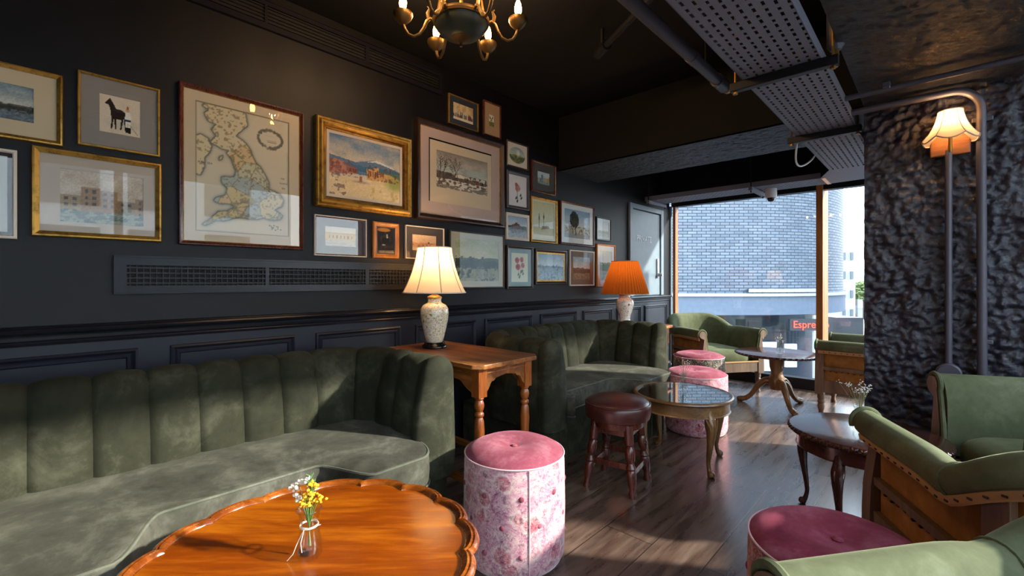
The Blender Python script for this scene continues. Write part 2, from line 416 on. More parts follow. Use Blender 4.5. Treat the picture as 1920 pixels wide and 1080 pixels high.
def resample(path, step):
    out = [path[0]]
    for a, b in zip(path, path[1:]):
        L = math.hypot(b[0] - a[0], b[1] - a[1]); n = max(1, round(L / step))
        out += [(a[0] + (b[0] - a[0]) * i / n, a[1] + (b[1] - a[1]) * i / n) for i in range(1, n + 1)]
    return out
def smooth01(t): t = max(0.0, min(1.0, t)); return t * t * (3 - 2 * t)
def text(name, s, size, m, parent, loc, rot, ext=.001, align='CENTER'):
    c = bpy.data.curves.new(name + '_curve', 'FONT'); c.body = s; c.size = size; c.extrude = ext; c.align_x = align; c.align_y = 'CENTER'
    tmp = bpy.data.objects.new(name + '_curve', c); me = bpy.data.meshes.new_from_object(tmp); bpy.data.objects.remove(tmp); bpy.data.curves.remove(c)
    me.materials.clear(); me.materials.append(M[m] if isinstance(m, str) else m)
    o = bpy.data.objects.new(name, me); C.objects.link(o); o.parent = parent; o.location = loc; o.rotation_euler = rot; return o

# ---------------------------------------------------------------- the room
XR = 3.6; YB = 5.62; YF = -2.6; HC = 2.62; ZL = 2.14
struct('floor', MB().bx(-.15, XR + .1, YF, YB + .1, -.12, 0), 'floor', smooth=0)
struct('wall_left', MB().bx(-.15, 0, YF, 5.565, 0, HC), 'wall', smooth=0)
struct('wall_front', MB().bx(-.15, XR + .1, YF - .12, YF, 0, HC), 'wall', smooth=0)
struct('ceiling', MB().bx(-.15, XR + .1, YF, YB + .1, HC, HC + .15), 'ceil', smooth=0)

def rough(name, O, U, V, Nn, lu, lv, step, amp, m, seed, back):
    """a hacked concrete face: displaced grid on O + u U + v V pushed out along Nn, closed by a box behind it"""
    O, U, V, Nn = Vector(O), Vector(U), Vector(V), Vector(Nn); a, b = max(2, round(lu / step)), max(2, round(lv / step)); rows = []
    for i in range(a + 1):
        r = []
        for j in range(b + 1):
            p = O + U * (lu * i / a) + V * (lv * j / b)
            q = p + Vector((seed, seed * .3, seed * .7))
            h = noise.noise(q * 14) * .55 - max(0, noise.noise(q * 24)) * .9 + noise.noise(q * 40) * .5 + noise.noise(q * 75) * .25 + .15
            edge = min(1, min(i, a - i) / 2, min(j, b - j) / 2)
            r.append(p + Nn * (amp * h * (.35 + .65 * edge)))
        rows.append(r)
    mb = MB(); mb.grid(rows); return mb
# downstand beam across the room
mb = rough('x', (0, 3.25, ZL), (1, 0, 0), (0, 1, 0), (0, 0, -1), 2.3, .66, .012, .007, None, 2, None)
n0 = len(mb.f); mb.bx(0, 2.3, 3.25, 3.91, ZL + .012, HC)
two_tone(struct('ceiling_beam', mb, 'concrete2', smooth=60, fix=False), n0, 'ceil')
# low concrete soffit on the right
mb = rough('x', (2.18, YF, ZL), (1, 0, 0), (0, 1, 0), (0, 0, -1), 2.95 - 2.18, 3.25 - YF, .016, .010, None, 5, None)
mb.bx(2.18, 2.95, YF + .01, 3.25, ZL + .02, HC); mb.bx(2.3, 2.95, 3.25, YB, ZL + .02, HC)
struct('ceiling_right', mb, 'concrete2', smooth=60, fix=False)
# rough pier
mb = rough('x', (2.18, 3.25, 0), (1, 0, 0), (0, 0, 1), (0, -1, 0), 1.35, HC - .01, .0085, .026, None, 9, None)
m2 = rough('x', (2.18, 3.25, 0), (0, 1, 0), (0, 0, 1), (-1, 0, 0), .66, ZL, .014, .010, None, 3, None)
mb.add(m2.v, m2.f); mb.bx(2.20, XR - .07, 3.28, 3.91, 0, HC)
struct('wall_right', mb, 'concrete', smooth=70, fix=False)
# black bulkhead over the window
struct('ceiling_back', MB().bx(0, 2.4, 5.3, YB + .1, 2.16, HC), 'black', smooth=0)

# dado rail, panel mouldings, skirting on the left wall
def rail(name, prof, y0, y1, m='trimpaint'):
    mb = MB(); n = len(prof); v = [(x, y, z) for y in (y0, y1) for x, z in prof]
    mb.add(v, [(i, (i + 1) % n, n + (i + 1) % n, n + i) for i in range(n)] + [tuple(range(n)), tuple(range(2 * n - 1, n - 1, -1))])
    return struct(name, mb, m, smooth=30)
rail('trim_1', [(0, .905), (.010, .905), (.013, .915), (.010, .921), (.016, .926), (.018, .938), (.015, .943), (.022, .947), (.032, .954), (.035, .962), (.031, .969), (.022, .972), (.018, .977), (.008, .980), (0, .980)], YF, 5.57)
rail('baseboard_left', [(0, 0), (.02, 0), (.02, .12), (.014, .135), (.006, .145), (0, .145)], YF, 5.565)
pan = [(-2.4, -1.6), (-1.52, -.98), (-.88, -.335), (-.24, .307), (.416, .953), (1.06, 1.596), (1.709, 2.237), (2.329, 2.876), (2.981, 3.517), (3.622, 4.15), (4.255, 4.78), (4.88, 5.47)]
mprof = [(0.0, 0.0), (.012, .002), (.017, .010), (.010, .017), (.007, .020), (.012, .026), (.009, .036), (0.0, .042)]   # (out of wall, inward)
for k, (a, b) in enumerate(pan):
    z0, z1 = .2, .866; mb = MB(); v = []
    for yy, zz, dy, dz in ((a, z0, 1, 1), (b, z0, -1, 1), (b, z1, -1, -1), (a, z1, 1, -1)):
        for x, i in mprof: v.append((x, yy + dy * i, zz + dz * i))
    n = len(mprof); mb.add(v, [(c * n + i, ((c + 1) % 4) * n + i, ((c + 1) % 4) * n + i + 1, c * n + i + 1) for c in range(4) for i in range(n - 1)])
    struct('trim_%d' % (k + 2), mb, 'wainscot', smooth=30)

struct('trim_40', MB().bx(0, .003, YF, 5.565, .14, .906), 'wainscot', smooth=0)
# the private door above the dado
d = struct('door_1', MB().bx(0.0, .012, 4.585, 5.262, .985, 1.955), 'door', smooth=0, bevel=.002)
d2 = MB(); d2.bx(0, .026, 4.51, 4.575, .98, 2.02); d2.bx(0, .026, 5.275, 5.345, .98, 2.02); d2.bx(0, .026, 4.575, 5.275, 1.965, 2.02)
d2.build('door_frame', 'door', d, smooth=0, bevel=.003)
text('door_lettering', 'PRIVATE', .096, 'white_paint', d, (.0135, 4.86, 1.635), (PI / 2, 0, PI / 2))
hb = MB(); hb.bx(.012, .03, 5.17, 5.215, 1.19, 1.42); ho = hb.build('door_lock', 'steel', d, bevel=.006)
hk = MB(); hk.lathe([(.0, 0), (.022, 0), (.022, .03), (.014, .04), (.014, .05), (.0, .05)], n=16, cap=False)
for i, p in enumerate(hk.v): hk.v[i] = (.03 + p[2], 5.193 + p[0], 1.225 + p[1])
hk.build('door_knob', 'steel', ho)
struct('trim_20', MB().bx(-.15, .02, 5.565, 5.60, 0, 2.1), 'door', smooth=0)

# glazed back wall: kick, timber post, glass
struct('trim_21', MB().bx(0, XR, YB - .02, YB + .09, 0, .115), 'blackmetal', smooth=0, bevel=.004)
struct('trim_22', MB().bx(0, XR, YB, YB + .1, 2.10, 2.2), 'blackmetal', smooth=0)
struct('window_1', MB().bx(.03, 1.565, YB + .055, YB + .065, .11, 2.12), 'glass', smooth=0)
struct('window_2', MB().bx(1.625, XR, YB + .055, YB + .065, .11, 2.12), 'glass', smooth=0)
struct('trim_23', MB().bx(1.565, 1.625, YB - .02, YB + .30, .1, 2.15), 'post_wood', smooth=0, bevel=.004)
struct('trim_24', MB().bx(.02, .055, YB - .0, YB + .08, .1, 2.12), 'post_wood', smooth=0)
# glazed right wall: kick, posts, head, panes
struct('trim_25', MB().bx(XR, XR + .1, YF, YB + .1, 0, .115), 'blackmetal', smooth=0)
struct('trim_26', MB().bx(XR - .02, XR + .1, YF, YB + .1, 2.57, HC), 'blackmetal', smooth=0)
ys = [YF, -2.1, -.75, .6, 3.3, 4.35, YB]
for k, (a, b) in enumerate(zip(ys, ys[1:])):
    if k: struct('trim_%d' % (30 + k), MB().bx(XR, XR + .12, a - .03, a + .03, .1, 2.6), 'post_wood', smooth=0)
    struct('window_%d' % (3 + k), MB().bx(XR + .04, XR + .05, a + .03, b - .03, .11, 2.58), 'glass', smooth=0)

# ---------------------------------------------------------------- services on wall and ceiling
def vent(label, y0, y1, z0, z1, slots, sz0, sz1, vertical, loc_y):
    t = thing('air_vent', label, 'air vent', (0, loc_y, z0))
    L = lambda y: y - loc_y
    fr = MB(); zz = [0, sz0 - z0, sz1 - z0, z1 - z0]; yy = [L(y0)] + [L(v) for ab in slots for v in ab] + [L(y1)]
    fr.bx(0.001, .014, yy[0], yy[-1], zz[0], zz[1]); fr.bx(0.001, .014, yy[0], yy[-1], zz[2], zz[3])
    for i in range(0, len(yy), 2): fr.bx(0.001, .014, yy[i], yy[i + 1], zz[1], zz[2])
    fr.bx(.001, .022, yy[0] - .008, yy[0], zz[0], zz[3]); fr.bx(.001, .022, yy[-1], yy[-1] + .008, zz[0], zz[3])
    fr.bx(.001, .022, yy[0] - .008, yy[-1] + .008, zz[0] - .008, zz[0]); fr.bx(.001, .022, yy[0] - .008, yy[-1] + .008, zz[3], zz[3] + .008)
    fr.build('vent_frame', 'trimpaint', t, smooth=0)
    for a, b in slots:
        g = MB(); g.bx(.0005, .002, L(a), L(b), zz[1], zz[2])
        bk = g.build('vent_backing', 'black', t, smooth=0)
        s = MB(); nz = 5 if not vertical else 4
        for k in range(nz):
            z = zz[1] + (zz[2] - zz[1]) * (k + .5) / nz; s.bx(.003, .011, L(a), L(b), z - .003, z + .003)
        if vertical:
            n = int((b - a) / .022)
            for k in range(n): y = L(a) + (b - a) * (k + .5) / n; s.bx(.004, .009, y - .002, y + .002, zz[1], zz[2])
        s.build('grille', 'blackmetal', t, smooth=0)
    return t
vent('long dark flush air vent set in the wall just above the dado rail', .235, 1.945, 1.104, 1.250, [(.269, .804), (.821, 1.351), (1.375, 1.905)], 1.130, 1.218, True, 1.09)
vent('dark slotted air vent running high along the wall under the ceiling', -1.2, 1.92, 2.43, 2.565, [(-1.17, -.29), (-.27, .258), (.274, .801), (.814, 1.351), (1.375, 1.90)], 2.455, 2.545, False, .8)

# perforated cable tray along the room, its branch over the window, struts that carry it
def perforated(name, label, x0, x1, y0, y1, z, along_y, loc):
    t = thing(name, label, 'cable tray', loc)
    lx, ly, lz = loc
    W = (x1 - x0) if along_y else (y1 - y0); Ln = (y1 - y0) if along_y else (x1 - x0)
    ncol = 9; pitch = .045; nr = int(Ln / pitch); plate = MB()
    # strips between slot columns, bridged between slots: real holes
    cw = W / ncol; sl = .011
    def q(a0, a1, b0, b1):
        if along_y: plate.bx(x0 + a0 - lx, x0 + a1 - lx, y0 + b0 - ly, y0 + b1 - ly, z - lz, z + .002 - lz)
        else: plate.bx(x0 + b0 - lx, x0 + b1 - lx, y0 + a0 - ly, y0 + a1 - ly, z - lz, z + .002 - lz)
    for c in range(ncol):
        a = c * cw; q(a, a + (cw - sl), 0, Ln)
        for r in range(nr):
            b = r * pitch + (.5 * pitch if c % 2 else 0)
            q(a + cw - sl, a + cw, b, min(Ln, b + (.016 if r % 2 else .024)))
    for a in (0, W):
        if along_y: plate.bx(x0 + a - .0015 - lx, x0 + a + .0015 - lx, y0 - ly, y1 - ly, z - lz, z + .05 - lz)
        else: plate.bx(x0 - lx, x1 - lx, y0 + a - .0015 - ly, y0 + a + .0015 - ly, z - lz, z + .05 - lz)
    plate.build('tray_plate', 'tray', t, smooth=0, fix=False)
    return t
tr = perforated('cable_tray', 'wide grey perforated cable tray hanging below the ceiling lengthwise', 1.83, 2.13, -1.2, 4.55, 2.075, True, (1.98, 1.7, 2.075))
tb = perforated('cable_tray', 'grey perforated cable tray crossing above the back window', .02, 1.72, 4.86, 5.19, 2.075, False, (.9, 5.0, 2.075))
el = MB(); el.prism([(1.72, 4.86), (1.83, 4.55), (2.17, 4.55), (2.45, 4.75), (2.45, 5.1), (1.72, 5.19)], 0, .003)
el.v = [(x - .9, y - 5.0, z) for x, y, z in el.v]; el.build('tray_elbow', 'tray', tb, smooth=0)
sj = MB(); sj.box((1.74 - .9, 5.02 - 5.0, -.002), (.03, .34, .004)); sj.build('joint_strip', 'steel', tb, smooth=0)
for k, (y, xa, xb, lab) in enumerate(((2.25, 1.775, 2.19, 'black strut carrying the lengthwise cable tray in the open ceiling'), (3.35, 1.78, 2.16, 'black strut carrying the lengthwise cable tray under the rough beam'))):
    t = thing('strut_bar', lab, 'strut', ((xa + xb) / 2, y, 2.033), 0, 'struts under the cable trays')
    b = MB(); b.box((0, 0, .02), (xb - xa, .038, .04)); b.build('channel', 'blackmetal', t, smooth=0, bevel=.003)
    for s_ in (-1, 1):
        r = MB(); zt = (HC if y < 3 else ZL) - 2.033
        r.lathe([(.005, -.012), (.005, zt)], (s_ * ((xb - xa) / 2 - .02), 0, 0), 8); r.lathe([(.011, -.012), (.011, -.002)], (s_ * ((xb - xa) / 2 - .02), 0, 0), 6); r.build('threaded_rod', 'brass', t)
for k, (x, lab) in enumerate(((.09, 'short grey strut holding the window tray near the private door'), (1.16, 'short grey strut holding the window tray left of the white camera'))):
    t = thing('strut_bar', lab, 'strut', (x, 5.02, 2.035), 0, 'struts under the cable trays')
    MB().box((0, 0, .018), (.036, .46, .036)).build('channel', 'tray', t, smooth=0, bevel=.003)
    for s_ in (-1, 1): MB().lathe([(.006, -.02), (.006, 2.16 - 2.035 if s_ > 0 else HC - 2.035)], (0, s_ * .21, 0), 8).build('threaded_rod', 'blackmetal', t)
# white cable loop
cb = MB(); cb.tube([(1.825 - .045 * math.sin(PI * k / 20), 3.40 + .55 * (k / 20) ** 1.2, 2.072 - .118 * math.sin(PI * k / 20) ** .8) for k in range(21)], .006, 8)
tag(cb.build('cable', 'white_plastic'), 'white cable drooping from the cable tray beside the rough beam', 'cable')
# ceiling pipe with brass end
t = thing('ceiling_pipe', 'thick grey pipe along the ceiling ending in a brass fitting', 'pipe', (1.605, 1.2, 2.25))
MB().tube([(0, -2.2, 0), (0, 1.47, 0)], .029, 20).build('pipe', 'pipegrey', t)
MB().tube([(0, 1.0, 0), (0, 1.06, 0)], .032, 20).build('coupling', 'pipegrey', t)
MB().tube([(0, 1.36, 0), (0, 1.48, 0)], .035, 20).build('coupling', 'pipegrey', t)
MB().tube([(0, 1.47, 0), (0, 1.50, 0), (0, 1.51, 0), (0, 1.545, 0)], [.02, .02, .027, .022], 16).build('brass_end', 'brass', t)
for y in (-1.2, .3, 1.2): MB().lathe([(.005, .02), (.005, HC - 2.25)], (0, y, 0), 8).build('hanger_rod', 'blackmetal', t)
t = thing('sprinkler_pipe', 'thin black pipe with elbow fixed under the black ceiling', 'pipe', (1.35, 2.1, 2.5))
MB().tube([(-.30, .18, 0), (.40, -.24, 0)], .018, 12).build('pipe', 'blackmetal', t)
MB().tube([(-.34, .204, 0), (-.24, .144, 0)], .03, 12).build('fitting', 'blackmetal', t)
MB().lathe([(.012, 0), (.012, HC - 2.5)], (-.29, .174, 0), 10).build('hanger_rod', 'blackmetal', t)
# black pipe clamp by the soffit edge
t = thing('pipe_hanger', 'dark pipe drop with brass tap hanging at the soffit edge by the tray', 'pipe', (2.17, 2.315, 2.08), 0)
MB().lathe([(.02, .04), (.032, .06), (.032, .2), (.024, .22), (.024, HC - 2.08)], n=16).build('pipe', 'pipegrey', t)
MB().lathe([(.009, -.03), (.012, -.01), (.008, .0), (.014, .02), (.01, .045)], n=12).build('brass_tap', 'brass', t)
# conduits on soffit and pier
cd = MB(); path = [(1.95, 3.165, 2.10), (2.54, 3.165, 2.10)] + [(2.54 + .1 * math.sin(a), 3.165 + .04 * (a / (PI / 2)), 2.10 - .1 * (1 - math.cos(a))) for a in [PI / 2 * k / 8 for k in range(1, 9)]] + [(2.645, 3.205, .3)]
t = thing('conduit_pipe', 'dark conduit running over the pier top then bending down its face', 'conduit', (2.645, 3.205, .3))
cd.tube([(x - 2.645, y - 3.205, z - .3) for x, y, z in path], .0185, 14).build('pipe', 'pipegrey', t)
for z in (.85, 1.95): MB().box((0, .02, z - .3 + .0), (.075, .03, .022)).build('clip', 'pipegrey', t, bevel=.004)
t = thing('conduit_pipe', 'dark conduit rising straight up the pier to the wall lamp', 'conduit', (2.525, 3.215, .72))
MB().tube([(0, 0, 0), (0, 0, 1.1)], .0145, 14).build('pipe', 'pipegrey', t)
j = MB(); j.lathe([(.0, 0), (.05, 0), (.05, .05), (.044, .056), (0, .056)], n=28, cap=False); j.v = [(x, -z + .02, y - .04) for x, y, z in j.v]; j.build('junction_box', 'pipegrey', t)
j = MB(); j.lathe([(.0, 0), (.043, 0), (.043, .006), (0, .006)], n=28, cap=False); j.v = [(x, -z - .036, y - .04) for x, y, z in j.v]; j.build('box_lid', 'pipegrey', t)
t = thing('conduit_pipe', 'straight dark pipe fixed flat under the rough concrete soffit', 'conduit', (2.7, 2.9, 2.105))
MB().tube([(-.78, 0.02, 0), (.24, -.006, 0)], .013, 12).build('pipe', 'pipegrey', t)
for x in (-.4, .12): MB().box((x, 0, .012), (.03, .05, .03)).build('clip', 'pipegrey', t, bevel=.004)
# dome camera
t = thing('security_camera', 'white dome security camera hanging under the window tray', 'camera', (1.27, 5.08, 1.985))
MB().lathe([(.0, .09), (.052, .09), (.054, .05), (.054, .03), (.05, .012), (.046, .0), (.0, .0)], n=32, cap=False).build('housing', 'white_plastic', t)
MB().lathe([(.036, .004), (.035, -.012), (.027, -.028), (.012, -.037), (0, -.038)], n=28, cap=False).build('dome', 'dark_plastic', t)

# ---------------------------------------------------------------- chandelier
t = thing('chandelier', 'gilt six arm chandelier with lit candle bulbs and dark green bowl', 'chandelier', (.955, 1.292, 2.212))
MB().lathe([(0, .005), (.02, .004), (.05, .008), (.085, .024), (.11, .05), (.118, .072)], n=48, cap=False).build('bowl', 'bowl', t)
MB().lathe([(.112, .066), (.122, .068), (.126, .078), (.122, .09), (.116, .094), (.108, .094), (.108, .07)], n=48, cap=False).build('bowl_rim', 'bronze', t)
MB().lathe([(0, -.032), (.006, -.03), (.008, -.022), (.005, -.014), (.012, -.008), (.03, .0), (.044, .006), (.044, .012), (0, .012)], n=28, cap=False).build('finial', 'bronze', t)
for k in range(6):
    a = TH + math.radians(5 + 60 * k); ca, sa = math.cos(a), math.sin(a)
    prof = [(.112, .075), (.135, .088), (.15, .075), (.162, .045), (.18, .018), (.205, .006), (.228, .014), (.244, .036), (.252, .062)]
    ar = MB(); ar.tube([(r * ca, r * sa, z) for r, z in prof], [.009, .008, .007, .0065, .006, .006, .006, .007, .007], 10)
    ar.tube([(.142 * ca, .142 * sa, .085), (.146 * ca, .146 * sa, .11), (.138 * ca, .138 * sa, .13), (.147 * ca, .147 * sa, .14)], [.007, .008, .005, .003], 8)
    ao = ar.build('arm', 'bronze', t)
    MB().lathe([(.008, .046), (.018, .054), (.036, .072), (.043, .088), (.042, .097), (.036, .094), (.014, .088), (.012, .112)], (.252 * ca, .252 * sa, .008), 24).build('candle_cup', 'bronze', ao)
    MB().lathe([(.0, .112), (.010, .112), (.0155, .130), (.0165, .144), (.0125, .164), (.006, .180), (.001, .190), (0, .190)], (.252 * ca, .252 * sa, .008), 14, False).build('bulb', 'bulb', ao)
    l = bpy.data.lights.new('candle_light', 'POINT'); l.energy = 2.8; l.color = (1, .64, .34); l.shadow_soft_size = .02
    lo = bpy.data.objects.new('candle_light', l); C.objects.link(lo); lo.location = (.955 + .252 * ca, 1.292 + .252 * sa, 2.212 + .20)
for k in range(6):
    a = TH + math.radians(35 + 60 * k)
    MB().tube([(.112 * math.cos(a), .112 * math.sin(a), .085), (.10 * math.cos(a), .10 * math.sin(a), .16), (.02 * math.cos(a), .02 * math.sin(a), .36)], .0045, 8).build('hanging_rod', 'brass', t)
MB().lathe([(.006, .09), (.01, .15), (.006, .2), (.02, .34), (.02, .36), (.006, .37), (.006, .40), (.045, .415), (.045, HC - 2.212)], n=20).build('stem', 'bronze', t)

# ---------------------------------------------------------------- wall lamp on the pier
t = thing('wall_lamp', 'lit wall lamp with scalloped cream shade on wooden plaque on rough pier', 'wall lamp', (2.53, 3.235, 1.87))
MB().box((0, -.012, .0), (.15, .03, .155)).build('plaque', 'plaque_wood', t, smooth=0, bevel=.006)
b = MB(); b.tube([(0, -.02, -.03), (0, -.06, -.045), (0, -.085, -.03), (0, -.088, .03)], .008, 10); b.lathe([(.0, 0), (.022, 0), (.022, .01), (0, .01)], n=16, cap=False); b.build('bracket', 'brass', t)
b = MB(); b.lathe([(.004, -.075), (.008, -.065), (.007, .0), (.011, .012), (.017, .02), (.017, .032), (.010, .04), (.010, .075)], (0, -.088, 0), 18); b.build('candle_holder', 'brass', t)
MB().lathe([(.0, .078), (.010, .08), (.013, .1), (.008, .125), (0, .138)], (0, -.088, 0), 14, False).build('bulb', 'bulb2', t)
def bell(n, zs, rs, scal=0, amp=0.0):
    rows = []
    for i, (z, r) in enumerate(zip(zs, rs)):
        row = []
        for k in range(n + 1):
            a = 2 * PI * k / n; f = (i / (len(zs) - 1)) ** 3
            rr = r * (1 - (.03 * abs(math.sin(scal * a / 2)) * (1 - f) if scal else 0))
            row.append((rr * math.cos(a), rr * math.sin(a), z + (f * amp * -abs(math.sin(scal * a / 2)) if scal else 0)))
        rows.append(row)
    return rows
zs = [.132, .12, .10, .075, .05, .028, .010, -.002]; rs = [.046, .047, .051, .058, .068, .080, .094, .104]
mb = MB(); mb.grid(bell(48, zs, rs, 6, .022)); mb.v = [(x, y - .088, z + .0) for x, y, z in mb.v]; sh = mb.build('lamp_shade', 'shade_sconce', t, fix=False)
e = bell(48, zs, rs, 6, .022)[-1]; mb = MB(); mb.tube([(x, y - .088, z) for x, y, z in e[:-1]], .0032, 6, True); mb.build('shade_trim', 'shade_trim', sh)
mb = MB(); mb.tube([(.046 * math.cos(a), .046 * math.sin(a) - .088, .132) for a in [2 * PI * k / 32 for k in range(32)]], .003, 6, True); mb.build('shade_trim', 'shade_trim', sh)
for k in range(6):
    a = 2 * PI * k / 6
    mb = MB(); mb.tube([(r * math.cos(a), r * math.sin(a) - .088, z) for z, r in zip(zs, [q + .001 for q in rs])], .0016, 5); mb.build('rib', 'shade_trim', sh)
l = bpy.data.lights.new('wall_lamp_light', 'POINT'); l.energy = 3.6; l.color = (1, .62, .30); l.shadow_soft_size = .025
lo = bpy.data.objects.new('wall_lamp_light', l); C.objects.link(lo); lo.location = (2.53, 3.235 - .088, 1.87 + .085)

# ---------------------------------------------------------------- table lamps
def table_lamp(label, loc, kind):
    t = thing('table_lamp', label, 'lamp', loc)
    if kind == 0:
        MB().lathe([(.0, 0), (.072, 0), (.076, .008), (.074, .016), (.066, .022), (.062, .03), (.058, .036), (0, .036)], n=36, cap=False).build('base', 'lampbase', t)
        MB().lathe([(.045, .034), (.052, .04), (.060, .07), (.072, .12), (.083, .175), (.087, .215), (.084, .240), (.070, .262), (.050, .272), (.042, .278), (.040, .290), (.043, .302), (.0, .302)], n=44, cap=False).build('jar', 'jar_gold', t)
        MB().lathe([(.0, .303), (.045, .303), (.044, .31), (.03, .32), (.014, .326), (.012, .335), (.018, .342), (.008, .35), (.006, .42), (0, .42)], n=28, cap=False).build('brass_cap', 'brass', t)
        zb, zt, zc = .338, .612, .45
        zs = [zt - (zt - zb) * k / 10 for k in range(11)]; rs = [.103 + (.190 - .103) * (.35 * (k / 10) + .65 * (k / 10) ** 2.0) for k in range(11)]
        mb = MB(); mb.grid(bell(64, zs, rs)); sh = mb.build('lamp_shade', 'shade_cream', t, fix=False)
        for z, r, th in ((zt, .103, .004), (zb, .190, .004)):
            mb = MB(); mb.tube([(r * math.cos(2 * PI * k / 48), r * math.sin(2 * PI * k / 48), z) for k in range(48)], th, 6, True); mb.build('shade_trim', 'shade_trim2', sh)
        for k in range(8):
            a = 2 * PI * (k + .45) / 8
            mb = MB(); mb.tube([((r + .001) * math.cos(a), (r + .001) * math.sin(a), z) for z, r in zip(zs, rs)], .0028, 5); mb.build('shade_rib', 'shade_trim', sh)
        en, col = 2.8, (1, .66, .34)
    else:
        MB().lathe([(.0, 0), (.062, 0), (.064, .01), (.054, .02), (.05, .04), (.056, .08), (.074, .13), (.084, .17), (.085, .2), (.076, .225), (.056, .24), (.05, .25), (.05, .27), (0, .27)], n=40, cap=False).build('jar', 'jar_flower', t)
        MB().lathe([(.0, .27), (.052, .27), (.05, .30), (.02, .315), (.008, .33), (.008, .45), (0, .45)], n=24, cap=False).build('brass_cap', 'brass', t)
        zb, zt, zc = .285, .60, .43; n = 264; rows = []
        for i in range(8):
            f = i / 7; row = []
            for k in range(n + 1):
                a = 2 * PI * k / n; r = .125 + (.222 - .125) * f + (.004 + .004 * f) * math.cos(44 * a); row.append((r * math.cos(a), r * math.sin(a), zt + (zb - zt) * f))
            rows.append(row)
        mb = MB(); mb.grid(rows); sh = mb.build('lamp_shade', 'shade_orange', t, fix=False, smooth=80)
        for z, r in ((zt, .127), (zb, .223)):
            mb = MB(); mb.tube([(r * math.cos(2 * PI * k / 48), r * math.sin(2 * PI * k / 48), z) for k in range(48)], .004, 6, True); mb.build('shade_trim', 'shade_trim', sh)
        en, col = 1.3, (1, .66, .26)
    MB().lathe([(0, zc - .03), (.014, zc - .03), (.027, zc + .01), (.028, zc + .03), (.016, zc + .055), (0, zc + .06)], n=18, cap=False).build('bulb', 'bulb2', t)
    l = bpy.data.lights.new('lamp_light', 'POINT'); l.energy = en; l.color = col; l.shadow_soft_size = .035
    lo = bpy.data.objects.new('lamp_light', l); C.objects.link(lo); lo.location = (loc[0], loc[1], loc[2] + zc + .1)
    return t
table_lamp('lit lamp with cream bell shade on gold patterned jar on oak table', (.235, 1.69, .742), 0)
table_lamp('lit lamp with pleated orange shade on flowered white jar by private door', (.262, 3.965, .742), 1)

# ---------------------------------------------------------------- framed pictures
class Art:
    def __init__(s, wd, ht, seed, step):
        s.nu = max(8, int(wd / step)); s.nv = max(8, int(ht / step)); s.asp = wd / ht
        s.u, s.v = np.meshgrid(np.linspace(0, 1, s.nu + 1), np.linspace(0, 1, s.nv + 1))
        s.x = s.u * s.asp; s.r = np.random.RandomState(seed); s.im = np.zeros(s.u.shape + (3,))
    def col(s, h): h = h.lstrip('#'); return np.array([int(h[i:i + 2], 16) / 255 for i in (0, 2, 4)])
    def fill(s, h): s.im[:] = s.col(h)
    def n(s, fx_, fy_=None, oct_=4):
        fy_ = fy_ or fx_; out = np.zeros_like(s.u); amp = 1; tot = 0
        for o in range(oct_):
            gx, gy = int(fx_ * s.asp * 2 ** o) + 2, int(fy_ * 2 ** o) + 2; g = s.r.rand(gy + 1, gx + 1)
            X, Y = s.u * (gx - 1), s.v * (gy - 1); i, j = np.floor(Y).astype(int), np.floor(X).astype(int); a, b = Y - i, X - j
            a, b = a * a * (3 - 2 * a), b * b * (3 - 2 * b)
            out += amp * ((g[i, j] * (1 - b) + g[i, j + 1] * b) * (1 - a) + (g[i + 1, j] * (1 - b) + g[i + 1, j + 1] * b) * a); tot += amp; amp *= .55
        return out / tot
    def mix(s, mask, h, a=1.0):
        m = (np.clip(mask, 0, 1) * a)[..., None]; c = s.col(h) if isinstance(h, str) else h; s.im = s.im * (1 - m) + c * m
    def grad(s, lo, hi, stops):
        t = np.clip((s.v - lo) / (hi - lo), 0, 1); ks = [k for k, _ in stops]; c = np.stack([np.interp(t, ks, [s.col(h)[i] for _, h in stops]) for i in range(3)], -1); return c
    def poly(s, pts):
        ins = np.zeros(s.u.shape, bool); k = len(pts)
        for i in range(k):
            (x1, y1), (x2, y2) = pts[i], pts[(i + 1) % k]
            if y1 == y2: continue
            c = ((s.v > y1) != (s.v > y2)) & (s.u < (x2 - x1) * (s.v - y1) / (y2 - y1) + x1); ins ^= c
        return ins.astype(float)
    def seg(s, a, b, wd):
        ax, ay, bx_, by = a[0] * s.asp, a[1], b[0] * s.asp, b[1]; dx, dy = bx_ - ax, by - ay; L = dx * dx + dy * dy + 1e-9
        t = np.clip(((s.x - ax) * dx + (s.v - ay) * dy) / L, 0, 1); d = np.hypot(s.x - ax - t * dx, s.v - ay - t * dy); return np.clip((wd - d) / (wd * .5), 0, 1)
    def disc(s, cx, cy, r, ry=None, soft=.25):
        ry = ry or r; d = np.hypot((s.x - cx * s.asp) / r, (s.v - cy) / ry); return np.clip((1 - d) / soft, 0, 1)
    def grain(s, a=.05): s.im = np.clip(s.im + (s.r.rand(*s.u.shape)[..., None] - .5) * a, 0, 1)
    def tree(s, p, ang, ln, wd, h, depth):
        q = (p[0] + math.cos(ang) * ln / s.asp, p[1] + math.sin(ang) * ln); s.mix(s.seg(p, q, wd), h, .9)
        if depth: 
            for k in range(3): s.tree(q if k else ((p[0] + q[0]) / 2, (p[1] + q[1]) / 2), ang + s.r.uniform(-.75, .75), ln * s.r.uniform(.55, .75), wd * .7, h, depth - 1)
